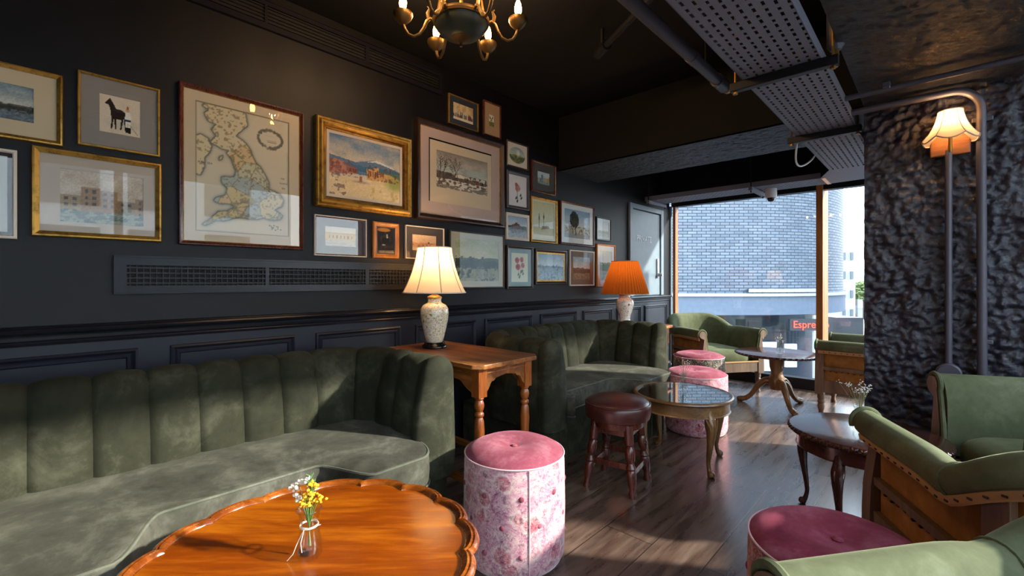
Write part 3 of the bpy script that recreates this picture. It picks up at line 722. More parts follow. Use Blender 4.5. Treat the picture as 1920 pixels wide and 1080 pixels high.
def a_land(A, sky, hill, fore, hz=.5, acc=None):
    A.im = A.grad(hz, 1, [(0, sky[1]), (1, sky[0])]); A.mix(A.n(3, 6) - .35, '#f0ece0', .6)
    n1 = A.n(5); A.mix((A.v < hz + .12 * (n1 - .45)) * 1.0, hill[0]); A.mix((A.v < hz - .05 + .15 * (A.n(7) - .5)) * 1.0, hill[1])
    A.mix((A.v < hz * .55 + .1 * (A.n(4) - .5)) * 1.0, fore[0]); A.mix((A.v < hz * .55 + .05) * (A.n(12) > .55), fore[1], .7)
    if acc: A.mix((A.n(9) > .62) * (A.v < hz + .05), acc, .8)
    A.grain(.1)
def a_map(A):
    A.fill('#cfc2a6'); A.mix(A.n(4) - .3, '#bfb094', .5)
    land = [(.10, 1.0), (.50, 1.0), (.53, .89), (.46, .84), (.40, .79), (.46, .77), (.51, .745), (.56, .70), (.58, .65), (.62, .60), (.67, .57), (.73, .50), (.77, .44), (.76, .395), (.82, .385), (.89, .365), (.94, .31), (.92, .255), (.83, .225), (.88, .205), (.93, .18), (.90, .145), (.80, .13), (.70, .145), (.62, .125), (.54, .125), (.46, .135), (.38, .12), (.30, .095), (.20, .09), (.10, .045), (.06, .05), (.14, .10), (.22, .165), (.31, .175), (.39, .215), (.33, .235), (.24, .225), (.17, .245), (.20, .275), (.29, .30), (.31, .35), (.25, .40), (.25, .445), (.31, .45), (.38, .455), (.40, .50), (.37, .555), (.35, .60), (.30, .635), (.33, .66), (.25, .665), (.19, .685), (.14, .70), (.20, .76), (.15, .80), (.20, .85), (.12, .86), (.08, .92), (.13, .95), (.06, .97)]
    ire = [(0, .44), (.05, .43), (.09, .50), (.09, .57), (.14, .62), (.16, .67), (.12, .73), (.05, .75), (0, .73)]
    isl = [(.22, .565), (.26, .58), (.27, .615), (.235, .60)]
    L = np.maximum(np.maximum(A.poly(land), A.poly(ire)), A.poly(isl))
    def blur(m, k):
        for _ in range(k): m = (m + np.roll(m, 1, 0) + np.roll(m, -1, 0) + np.roll(m, 1, 1) + np.roll(m, -1, 1)) / 5
        return m
    sh = np.clip(blur(L, 14) * 2.2, 0, 1) * (1 - L); A.mix(sh, '#7d8076', .75)
    A.mix(L, '#d3c29c')
    pts = A.r.rand(70, 2); d = np.stack([np.hypot(A.x - p[0] * A.asp, A.v - p[1]) for p in pts], 0); idx = d.argmin(0); ds = np.sort(d, 0)
    pal = np.stack([A.col(h) for h in ('#c9b377', '#b9b79a', '#a7b1a8', '#cfae7c', '#c7ba8c', '#98a7a6')]); eng = A.poly([(0, 0), (1, 0), (1, .62), (.66, .64), (.52, .76), (.40, .68), (.30, .62), (.2, .5), (0, .2)])
    A.im = np.where((L * eng)[..., None] > .5, A.im * .25 + pal[idx % 6] * .75, A.im)
    A.mix((ds[1] - ds[0] < .006) * L * eng, '#8f8460', .8); A.mix((A.n(60, 60, 2) > .62) * L, '#6f6750', .55)
    e = np.clip(np.abs(L - blur(L, 1)) * 3, 0, 1); A.mix(e, '#5f6058', .8)
    for k in range(120):
        a = A.r.rand() * 6.28; q = .018 + .006 * A.r.rand(); A.mix(A.disc(.78 + .11 * math.cos(a) * 1.25, .82 + .075 * math.sin(a) + .02 * A.r.rand() - .01, q * .55), '#6d675a', .7)
    A.mix(A.disc(.78, .82, .085, .055, .1), '#cfc2a6')
    for k in range(5): A.mix(A.seg((.71 + .01 * k % 2, .845 - .0125 * k), (.85, .845 - .0125 * k), .0022), '#5a5448', .7)
    for k in range(14): A.mix(A.disc(.85 + A.r.uniform(-.08, .06), .07 + A.r.uniform(-.02, .02), .006), '#4a463c', .8)
    A.mix(((A.u < .012) | (A.u > .988) | (A.v < .01) | (A.v > .99)) * 1.0, '#8b836c', .9)
def a_horse(A):
    A.fill('#dccab0'); A.mix(np.clip(A.disc(.55, .28, .5, .2, .9), 0, 1), '#b9b7a2', .8); A.mix((A.v < .12) * (A.n(6) > .5), '#c8bda0', .6)
    b = '#2a1c16'
    A.mix(A.poly([(.28, .42), (.34, .38), (.52, .40), (.62, .44), (.62, .60), (.52, .66), (.40, .66), (.34, .78), (.27, .90), (.24, .93), (.21, .88), (.13, .78), (.14, .74), (.20, .76), (.25, .66), (.26, .52)]), b)
    for x0, x1 in ((.30, .28), (.36, .38), (.54, .50), (.60, .62)): A.mix(A.poly([(x0 - .02, .45), (x0 + .04, .45), (x1 + .02, .12), (x1 - .015, .12)]), b)
    A.mix(A.seg((.62, .58), (.66, .30), .02), b)
    A.mix(A.poly([(.62, .62), (.74, .62), (.76, .40), (.60, .40)]), '#e8e2d2'); A.mix(A.poly([(.60, .44), (.76, .44), (.75, .37), (.61, .37)]), '#23304a')
    A.mix(A.poly([(.62, .38), (.68, .38), (.67, .12), (.62, .12)]), '#e6e0d0'); A.mix(A.poly([(.69, .38), (.75, .38), (.74, .10), (.69, .10)]), '#e6e0d0')
    A.mix(A.poly([(.62, .22), (.68, .22), (.68, .08), (.62, .08)]) + A.poly([(.69, .22), (.76, .22), (.76, .06), (.69, .06)]), '#17130f')
    A.mix(A.disc(.675, .68, .045), '#c99a78'); A.mix(A.poly([(.64, .71), (.71, .71), (.70, .78), (.66, .80)]), '#a5552e'); A.mix(A.seg((.72, .30), (.92, .06), .008), '#4a3a2a', .8); A.mix(A.disc(.45, .62, .12, .05), '#3a2c34', .8)
    A.grain(.06)
def a_ruins(A):
    A.im = A.grad(.5, 1, [(0, '#c9c4bd'), (.35, '#c2b6a4'), (1, '#5f7f9e')]); A.mix((A.n(3, 7) - .42) * 3, '#ccb496', .7); A.mix((A.n(5, 9) - .5) * 3, '#5d7c99', .6)
    A.mix(A.poly([(0, .66), (.35, .60), (.62, .70), (.72, .69), (1, .56), (1, .45), (0, .45)]), '#5f7890'); A.mix(A.poly([(.5, .64), (.64, .70), (.72, .685), (.98, .58), (.72, .645), (.62, .66)]), '#e6dfd0', .9)
    A.mix((A.v < .54 + .05 * A.n(6)) * (A.v > .4), '#3f6a86', .8); A.mix((A.v < .52 + .04 * (A.n(8) - .5)) * (A.u > .6), '#5d7a5a', .8)
    A.mix(A.poly([(0, .58), (.09, .60), (.2, .57), (.22, .52), (.36, .5), (.37, .40), (0, .33)]), '#b9806a'); A.mix((A.n(14) > .55) * A.poly([(0, .58), (.2, .57), (.37, .5), (.37, .40), (0, .33)]), '#8a5a52', .8)
    A.mix(A.poly([(.50, .53), (.60, .53), (.60, .56), (.68, .58), (.68, .5), (.85, .48), (1, .42), (1, .25), (.5, .34)]), '#cf9f66')
    for x in (.52, .55, .585, .62, .65): A.mix(A.poly([(x, .49), (x + .017, .49), (x + .017, .40), (x, .40)]), '#7a4a34', .9)
    for x in (.27, .31, .34): A.mix(A.poly([(x, .48), (x + .02, .48), (x + .02, .42), (x, .42)]), '#7a4038', .9)
    A.mix((A.v < .34 + .05 * (A.n(5) - .5)) * 1.0, '#d8c094'); A.mix((A.n(6, 14) - .5) * 4 * (A.v < .33), '#e4d3ac', .8); A.mix(A.disc(.42, .27, .22, .028, .8), '#8f8288', .8)
    A.mix(A.poly([(.40, .36), (.44, .38), (.44, .28), (.40, .28)]), '#a8664c'); A.mix(np.clip(A.disc(.92, .32, .26, .17, .7), 0, 1), '#8f9a55', .85); A.mix((A.n(12) > .58) * (A.u < .22) * (A.v < .38), '#7b6a66', .8); A.mix((A.n(12) > .6) * (A.u > .55) * (A.v < .2), '#b3a06a', .7)
    A.mix((A.n(20) > .62) * (A.v < .6) * (A.v > .34), '#70483c', .7); A.grain(.09)
def a_winter(A):
    A.im = A.grad(.4, 1, [(0, '#c9c2ac'), (.25, '#a9b3a8'), (.6, '#b3a999'), (1, '#8d857a')]); A.mix((A.n(3, 6) - .45) * 3, '#7f7870', .6); A.mix(A.disc(.78, .56, .5, .07, .8), '#9fb7b0', .8)
    A.mix((A.v < .42 + .1 * (A.n(7) - .5) - .12 * (A.u - .3)) * 1.0, '#6b5f52'); A.mix((A.n(16) > .5) * (A.v < .46) * (A.v > .25), '#4a4038', .9)
    A.mix((A.v < .26 + .06 * (A.n(6) - .5)) * 1.0, '#cfc6b4'); A.mix(A.poly([(.34, .36), (.52, .36), (.54, .42), (.46, .46), (.36, .43)]), '#d6cdbc')
    A.mix((A.n(10, 18) > .52) * (A.v < .33 - .2 * (A.u - .4)) * 1.0, '#5c5248', .9); A.mix((A.v < .10) * (A.n(8, 14) > .42), '#7c7264', .9)
    for x, h in ((.05, 1.35), (.12, 1.5), (.34, 1.45), (.40, 1.65)): A.tree((x, .2), h, .27, .010, '#453b33', 4)
    for x, c in ((.79, '#7c3c30'), (.9, '#2c2824')):
        A.mix(A.disc(x, .36, .018), '#3a2a24'); A.mix(A.poly([(x - .02, .34), (x + .02, .34), (x + .025, .26), (x - .025, .26)]), c); A.mix(A.seg((x - .01, .27), (x - .015, .18), .01), '#2a2420'); A.mix(A.seg((x + .01, .27), (x + .03, .18), .01), '#2a2420')
    A.grain(.08)
def a_flower(A, paper, blooms, leaf):
    A.fill(paper); A.grain(.03)
    for (x, y, r, c, c2) in blooms:
        A.mix(A.seg((x, y), (.5, .12), .008), leaf, .9)
        for k in range(7):
            a = k * .9 + x * 9; A.mix(A.disc(x + .5 * r * math.cos(a) / A.asp, y + .5 * r * math.sin(a), r * .62, r * .55, .3), c if k % 2 else c2, .85)
        A.mix(A.disc(x, y, r * .25), c2)
    for (x, y) in ((.36, .25), (.64, .27), (.42, .16), (.6, .36)): A.mix(A.poly([(x, y), (x + .08, y + .09), (x + .12, y + .02), (x + .04, y - .05)]), leaf, .9)
def a_crowd(A):
    A.fill('#cdbb94'); A.mix((A.v > .55) * (A.n(6, 3) > .5), '#b99a68', .8)
    for k in range(26):
        x = A.r.rand(); h = .3 + .25 * A.r.rand(); c = ('#2f3d52', '#5b7896', '#7a3c34', '#3a3330', '#8b9db0', '#5a4a3a')[k % 6]
        A.mix(A.poly([(x - .03, .16), (x + .03, .16), (x + .022, h), (x - .022, h)]), c, .9); A.mix(A.disc(x, h + .04, .03), '#c9a184', .9)
    A.mix((A.v < .14) * 1.0, '#d8cdb0'); A.grain(.12)
def a_butterfly(A):
    A.fill('#e4dcc0'); A.mix((A.v < .42) * 1.0, '#8a8f4a'); A.mix((A.v < .42) * (A.n(10) > .5), '#5f6a34', .9)
    k = '#15181c'
    A.mix(A.poly([(.5, .62), (.16, .95), (.14, .72), (.3, .60)]) + A.poly([(.5, .62), (.86, .98), (.84, .74), (.66, .62)]) + A.poly([(.5, .6), (.3, .5), (.36, .38), (.5, .54)]) + A.poly([(.5, .6), (.7, .52), (.66, .4), (.5, .54)]), k)
    A.mix(A.poly([(.46, .64), (.24, .84), (.24, .74), (.36, .65)]), '#3c7fa6'); A.mix(A.poly([(.54, .64), (.76, .86), (.76, .76), (.64, .66)]), '#3c7fa6')
def a_oval(A):
    A.fill('#d9ccb8'); m = A.disc(.5, .5, .40 * A.asp, .36, .05); B = A.im.copy(); a_land(A, ('#6f8a94', '#b9bfa8'), ('#7a8454', '#55603a'), ('#8a7a48', '#5c5a34'), .5, '#a8946a'); A.im = B * (1 - m[..., None]) + A.im * m[..., None]; A.mix(np.clip(A.disc(.55, .6, .16, .2, .8), 0, 1), '#f0ead8', .8)
def a_houses(A, sky='#b8c3c4', c=('#c9a85c', '#a5824a', '#b9b08c', '#7c8890')):
    A.fill(sky); A.mix((A.n(4) - .4) * 2, '#e8e4d8', .6); x = 0.0
    while x < 1:
        w_ = .12 + .14 * A.r.rand(); h = .45 + .35 * A.r.rand(); k = c[int(A.r.rand() * len(c))]; A.mix(A.poly([(x, .2), (x + w_, .2), (x + w_, h), (x, h)]), k)
        for i in range(2):
            for j in range(3): A.mix(A.poly([(x + w_ * (.2 + .4 * i), h - .1 - .12 * j), (x + w_ * (.38 + .4 * i), h - .1 - .12 * j), (x + w_ * (.38 + .4 * i), h - .04 - .12 * j), (x + w_ * (.2 + .4 * i), h - .04 - .12 * j)]), '#3c3a34', .8)
        x += w_
    A.mix((A.v < .22) * 1.0, '#6a7a78'); A.mix((A.v < .22) * (A.n(10, 20) > .5), '#a9b0a0', .7); A.grain(.1)
def a_terrace(A):
    A.im = A.grad(.55, 1, [(0, '#d9d0b0'), (1, '#c6c9c4')]); A.mix((A.v < .66) * (A.v > .32), '#c9ad6c')
    for k in range(7): x = .12 + .12 * k; A.mix(A.poly([(x, .4), (x + .035, .4), (x + .035, .56), (x, .56)]), '#3c3c30' if k != 4 else '#1f5a44', .9)
    A.mix((A.v > .62) * (A.v < .70), '#a99468', .7); A.mix((A.v < .32) * 1.0, '#9fa3a2'); A.mix((A.v < .32) * (A.n(6, 14) > .5), '#c3bda4', .8); A.grain(.08)
def a_bigtree(A):
    A.im = A.grad(.3, 1, [(0, '#c9ccc4'), (1, '#7d98ac')]); A.mix((A.v < .42) * (A.u > .45), '#b9b29c'); A.mix((A.v < .42) * (A.u < .4), '#a89f86'); A.mix((A.n(14) > .55) * (A.v < .42), '#4c4a40', .7)
    A.mix((A.v < .16) * 1.0, '#8b8f8e'); A.mix((A.disc(.38, .66, .33, .32, .3) + (A.n(12) - .5) * 1.2 > .45) * 1.0, '#20261f'); A.mix((A.disc(.38, .66, .33, .32, .3) + (A.n(9) - .5) * 1.2 > .9) * (A.n(20) > .5), '#38402f', .8)
    A.mix(A.seg((.42, .45), (.44, .12), .03), '#241f1a'); A.mix(A.seg((.43, .35), (.55, .52), .02), '#241f1a'); A.grain(.08)
def a_ship(A):
    A.im = A.grad(.2, 1, [(0, '#d9dccb'), (1, '#c6bd92')]); A.mix((A.v < .3) * 1.0, '#b8ad7c'); A.mix(A.poly([(.38, .24), (.8, .3), (.72, .36), (.42, .34)]), '#8d6f38')
    for x, h in ((.28, .68), (.5, .72)): A.mix(A.seg((x, .3), (x, h), .012), '#3a3a30'); A.mix(A.disc(x, h - .12, .035, .07), '#4a523e', .8)
    A.mix((A.v < .1) * 1.0, '#ddd4b4'); A.grain(.06)
def a_house_red(A):
    a_land(A, ('#8fa3b4', '#c4ccd0'), ('#4a5648', '#3b4638'), ('#8a8f8a', '#6a6d6a'), .55); A.mix(A.poly([(.15, .25), (.75, .25), (.75, .5), (.45, .72), (.15, .5)]), '#6e5554'); A.mix((A.n(18) > .55) * A.poly([(.1, .2), (.8, .2), (.8, .55), (.45, .75), (.1, .5)]), '#39353a', .8)
def a_still(A):
    A.im = A.grad(0, 1, [(0, '#2c2622'), (1, '#241c18')]); A.mix(A.disc(.38, .92, .35, .09), '#b3762c'); A.mix(A.disc(.5, .55, .30, .2), '#3a322c', .9); A.mix(A.disc(.5, .5, .2, .14), '#282420'); A.mix(A.disc(.38, .32, .09, .03), '#b5a78e'); A.mix(A.poly([(.55, .76), (.62, .76), (.64, .6), (.56, .6)]), '#d6cab4', .8)
def a_cattle(A):
    A.im = A.grad(.3, 1, [(0, '#d0a684'), (1, '#d2b596')]); A.mix((A.v < .5 + .1 * (A.n(6) - .5)) * 1.0, '#bf8f6a'); A.mix((A.n(10) > .58) * (A.v < .5), '#8f6a4e', .7); A.mix((A.v < .2) * 1.0, '#c7b08c')
    for x, y in ((.45, .28), (.62, .3), (.68, .52)): A.mix(A.disc(x, y, .06, .07), '#2c241f', .9)
    A.grain(.1)

def picture(label, y0, y1, z0, z1, fw, fd, fm, mats, art, seed, step=.004, slip=None, tilt=0.0):
    """hung flat on the left wall; mats = [(width, colour or material)]; art paints the middle"""
    cy, cz = (y0 + y1) / 2, (z0 + z1) / 2; W, H = y1 - y0, z1 - z0
    t = thing('framed_picture', label, 'picture', (0.0, cy, cz), 0, 'framed pictures on the dark wall')
    def ring(a0, a1, prof, name, m, par):
        """mitred moulding; prof [(depth, inset)]"""
        mb = MB(); n = len(prof); v = []
        for sy_, sz_ in ((-1, -1), (1, -1), (1, 1), (-1, 1)):
            for dx, ins in prof: v.append((dx, sy_ * (W / 2 - ins), sz_ * (H / 2 - ins)))
        mb.add(v, [(c * n + i, ((c + 1) % 4) * n + i, ((c + 1) % 4) * n + (i + 1) % n, c * n + (i + 1) % n) for c in range(4) for i in range(n)])
        return mb.build(name, m, par, smooth=35)
    prof = [(.001, 0), (fd * .75, 0), (fd * .95, fw * .15), (fd, fw * .4), (fd * .8, fw * .7), (fd * .62, fw), (.001, fw)] if fw > .014 else [(.001, 0), (fd * .85, 0), (fd, fw * .25), (fd, fw * .7), (fd * .7, fw), (.001, fw)]
    if fw > .04: prof = [(.001, 0), (fd * .7, 0), (fd * .85, .006), (fd * .8, .014), (fd, .024), (fd * .95, .034), (fd * .6, .042), (fd * .55, fw - .006), (fd * .6, fw - .003), (fd * .45, fw), (.001, fw)]
    fr = ring(0, 0, prof, 'frame', fm, t); ins = fw
    if slip:
        ring(0, 0, [(.001, ins - .001), (fd * .55, ins - .001), (fd * .6, ins + slip[0] * .4), (fd * .45, ins + slip[0]), (.001, ins + slip[0])], 'slip', slip[1], fr); ins += slip[0]
    dx = fd * .5 - .0025
    for k, (wd, c) in enumerate(mats):
        if not isinstance(wd, (tuple, list)): wd = (wd, wd, wd, wd)
        mb = MB(); hy, hz = W / 2 - ins, H / 2 - ins
        m = plain('mount_' + c.lstrip('#'), c, .9) if ('mount_' + c.lstrip('#')) not in bpy.data.materials else bpy.data.materials['mount_' + c.lstrip('#')]
        mb.bx(dx - .003, dx, -hy, hy, -hz, hz) if k == 0 and art is None else None
        yi0, yi1, zi0, zi1 = -hy + wd[0], hy - wd[1], -hz + wd[2], hz - wd[3]
        v = [(dx, -hy, -hz), (dx, hy, -hz), (dx, hy, hz), (dx, -hy, hz), (dx, yi0, zi0), (dx, yi1, zi0), (dx, yi1, zi1), (dx, yi0, zi1), (dx - .002, yi0, zi0), (dx - .002, yi1, zi0), (dx - .002, yi1, zi1), (dx - .002, yi0, zi1)]
        mb.add(v, [(0, 1, 5, 4), (1, 2, 6, 5), (2, 3, 7, 6), (3, 0, 4, 7), (4, 5, 9, 8), (5, 6, 10, 9), (6, 7, 11, 10), (7, 4, 8, 11)])
        mb.build('mount', m, t, smooth=0, fix=False)
        # next layer sits inside this opening
        oy, oz = (yi0 + yi1) / 2, (zi0 + zi1) / 2; hy2, hz2 = (yi1 - yi0) / 2, (zi1 - zi0) / 2
        ins = None; box = (yi0, yi1, zi0, zi1); dx -= .0022
        if k < len(mats) - 1: ins = W / 2 - (yi1 - yi0) / 2
    if not mats: box = (-(W / 2 - ins), W / 2 - ins, -(H / 2 - ins), H / 2 - ins)
    A = Art(box[1] - box[0], box[3] - box[2], seed, step); art(A)
    dx = max(.002, dx - .001)
    mb = MB(); mb.grid([[(dx, box[0] + (box[1] - box[0]) * i / A.nu, box[2] + (box[3] - box[2]) * j / A.nv) for i in range(A.nu + 1)] for j in range(A.nv + 1)])
    o = mb.build('print', 'print', t, smooth=0, fix=False)
    lin = np.where(A.im <= .04045, A.im / 12.92, ((A.im + .055) / 1.055) ** 2.4); arr = np.ones((A.u.size, 4), np.float32); arr[:, :3] = lin.reshape(-1, 3)
    ca = o.data.color_attributes.new('Col', 'FLOAT_COLOR', 'POINT'); ca.data.foreach_set('color', arr.ravel())
    g = MB(); gi = fw * .9; g.add([(fd * .5, -(W / 2 - gi), -(H / 2 - gi)), (fd * .5, W / 2 - gi, -(H / 2 - gi)), (fd * .5, W / 2 - gi, H / 2 - gi), (fd * .5, -(W / 2 - gi), H / 2 - gi)], [(0, 1, 2, 3)])
    g.build('glass', 'picglass', t, smooth=0, fix=False)
    return t, o, box
D_ = lambda s, h, f, z=.5, a=None: (lambda A: a_land(A, s, h, f, z, a))
picture('gold framed river view at upper left edge of the picture wall', -.21, .08, 1.67, 1.945, .018, .022, 'gilt', [((.07, .06, .055, .055), '#cdb896')], D_(('#6f828c', '#c3bfae'), ('#5a5a50', '#3e4038'), ('#5f6a72', '#7f8688'), .45), 1)
picture('gold framed print of a soldier standing beside a dark horse', .12, .38, 1.69, 1.985, .010, .018, 'gilt', [((.055, .055, .06, .06), '#8c857c')], a_horse, 2, .0022)
picture('cream framed picture cut off by the left edge, below the river view', -.30, -.04, 1.305, 1.63, .012, .02, 'cream_frame', [(.012, '#3a2420'), (.05, '#b9bcb8')], D_(('#a3a9a8', '#c9cbc6'), ('#8b9088', '#7a8078'), ('#8d948f', '#767d78'), .4), 3)
picture('wide gold framed old town watercolour left of the large map', -.005, .385, 1.32, 1.66, .022, .025, 'gilt', [((.055, .04, .04, .05), '#b8aa98')], (lambda A: a_houses(A, '#b9a890', ('#a08a68', '#8c7a60', '#a7977c', '#9a7c5c'))), 4)
tm, om, bm_ = picture('large framed antique map of England in red-brown frame', .445, .99, 1.315, 2.045, .017, .026, 'red_wood', [((.043, .05, .045, .045), '#c6b496')], a_map, 5, .0035, (.004, 'gilt'))
for s_, yy, zz, sz in (('IRISH  SEA', -.17, .02, .013), ('THE', .17, .0, .011), ('NORTH', .175, -.025, .011), ('SEA', .175, -.05, .011)):
    text('map_lettering', s_, sz, 'tack', om, (.0075, yy, zz), (PI / 2, 0, PI / 2), .0002)
picture('wide gilt framed painting of sunlit ruins below a blue sky', 1.05, 1.66, 1.56, 2.055, .05, .05, 'gilt', [(.016, '#cdbca8')], a_ruins, 6, .0035, (.012, 'gilt_dark'))
picture('large dark framed snowy hunting scene with bare trees', 1.70, 2.51, 1.56, 2.215, .035, .045, 'dark_wood', [((.065, .085, .085, .065), '#b39d92'), ((.055, .05, .115, .06), '#c7b598')], a_winter, 7, .0035, (.005, 'gilt'))
picture('small picture of a costumed crowd in a navy mount, topmost on the wall', 1.98, 2.26, 2.25, 2.46, .008, .016, 'gilt', [(.038, '#2c323c')], a_crowd, 8, .003)
picture('slim framed blue butterfly on tan mount beside the crowd picture', 2.31, 2.495, 2.25, 2.51, .010, .02, 'red_wood', [((.052, .06, .07, .082), '#b08f68')], a_butterfly, 9, .0025)
picture('small framed oval landscape right of the snowy hunting scene', 2.56, 2.82, 2.065, 2.27, .010, .018, 'dark_wood', [], a_oval, 10, .003)
picture('plum framed pale rose print under the oval landscape', 2.56, 2.83, 1.73, 2.03, .026, .02, 'plum_frame', [], (lambda A: a_flower(A, '#d3cdc8', [(.5, .6, .13, '#c79a84', '#b3706a'), (.42, .7, .07, '#8c3a44', '#b06a68')], '#2c4038')), 11, .003)
picture('brown framed waterside houses in grey mount, right of the oval landscape', 2.865, 3.19, 1.905, 2.17, .014, .02, 'red_wood', [(.066, '#4c463e')], a_houses, 12, .003)
picture('gold framed pale ship picture left of the big tree', 2.85, 3.21, 1.48, 1.865, .020, .022, 'gilt', [(.018, '#cfc9a6')], a_ship, 13, .004)
picture('red-brown framed photograph of one big dark tree', 3.255, 3.805, 1.485, 1.88, .018, .024, 'red_wood', [((.05, .05, .05, .045), '#cfd0ca')], a_bigtree, 14, .004)
picture('small black framed faint drawing nearest the private door', 3.85, 4.13, 1.56, 1.795, .012, .018, 'black_frame', [(.03, '#c3ccce')], D_(('#c3ccd0', '#d6dcdc'), ('#b3bdbd', '#a7b3b1'), ('#b9c3c2', '#a3afae'), .4), 15, .004)
picture('small square pale framed red house under the rose print', 2.555, 2.83, 1.48, 1.695, .022, .018, 'cream_frame', [], a_house_red, 16, .003)
picture('dark framed pink flowers in green mount, lowest left of its row', 2.56, 2.88, 1.085, 1.435, .022, .022, 'dark_wood', [(.036, '#7f958f')], (lambda A: a_flower(A, '#d2d2b8', [(.35, .75, .11, '#b9656a', '#a34a54'), (.62, .78, .10, '#c07a74', '#a8525a'), (.4, .52, .12, '#b55d62', '#9c4650'), (.68, .58, .10, '#c4827c', '#b0605f'), (.6, .36, .06, '#b55d62', '#9c4650')], '#4d6a48')), 17, .003)
picture('gold lined dark framed misty blue mountain view', 2.905, 3.35, 1.12, 1.425, .026, .024, 'dark_wood', [], D_(('#8fa9b8', '#c9d3d6'), ('#8299a8', '#93a8b0'), ('#9fb2b8', '#7c929c'), .55, '#6a7c86'), 18, .004, (.014, 'gilt'))
picture('silver framed brown mountain lake picture beside the misty view', 3.40, 3.81, 1.105, 1.44, .012, .018, 'cream_frame', [(.05, '#6e5f50')], D_(('#8f9aa0', '#b3b7ae'), ('#5d5a50', '#4a4a40'), ('#8a7a62', '#6d604c'), .5), 19, .004)
picture('pine framed garden picture half hidden by the orange lamp shade', 3.855, 4.21, 1.09, 1.525, .016, .02, 'orange_wood', [(.05, '#d3d3cd')], D_(('#b9c7bc', '#d6dcd2'), ('#7d9a6a', '#5f8450'), ('#86a070', '#5c7a4a'), .6), 20, .004)
picture('thin framed yellow terrace in grey-blue mount under the sunlit ruins', 1.05, 1.36, 1.29, 1.515, .007, .016, 'cream_frame', [((.05, .05, .045, .045), '#3f4450')], a_terrace, 21, .003, (.006, 'red_wood'))
picture('small orange wood framed dark still life', 1.40, 1.58, 1.29, 1.51, .026, .02, 'orange_wood', [], a_still, 22, .002, (.007, 'dark_wood'))
picture('pale framed pink cattle picture in grey mount behind the cream lamp shade', 1.63, 1.94, 1.295, 1.51, .006, .016, 'cream_frame', [((.05, .055, .05, .05), '#4a4240')], a_cattle, 23, .003)
picture('wide black framed green coach landscape right of the cream lamp', 1.985, 2.53, 1.095, 1.51, .012, .02, 'black_frame', [(.04, '#a9a793')], D_(('#8f9a78', '#b3b694'), ('#4c5646', '#3a4238'), ('#8f9478', '#707a60'), .55, '#2f3834'), 24, .004, (.004, 'cream_frame'))

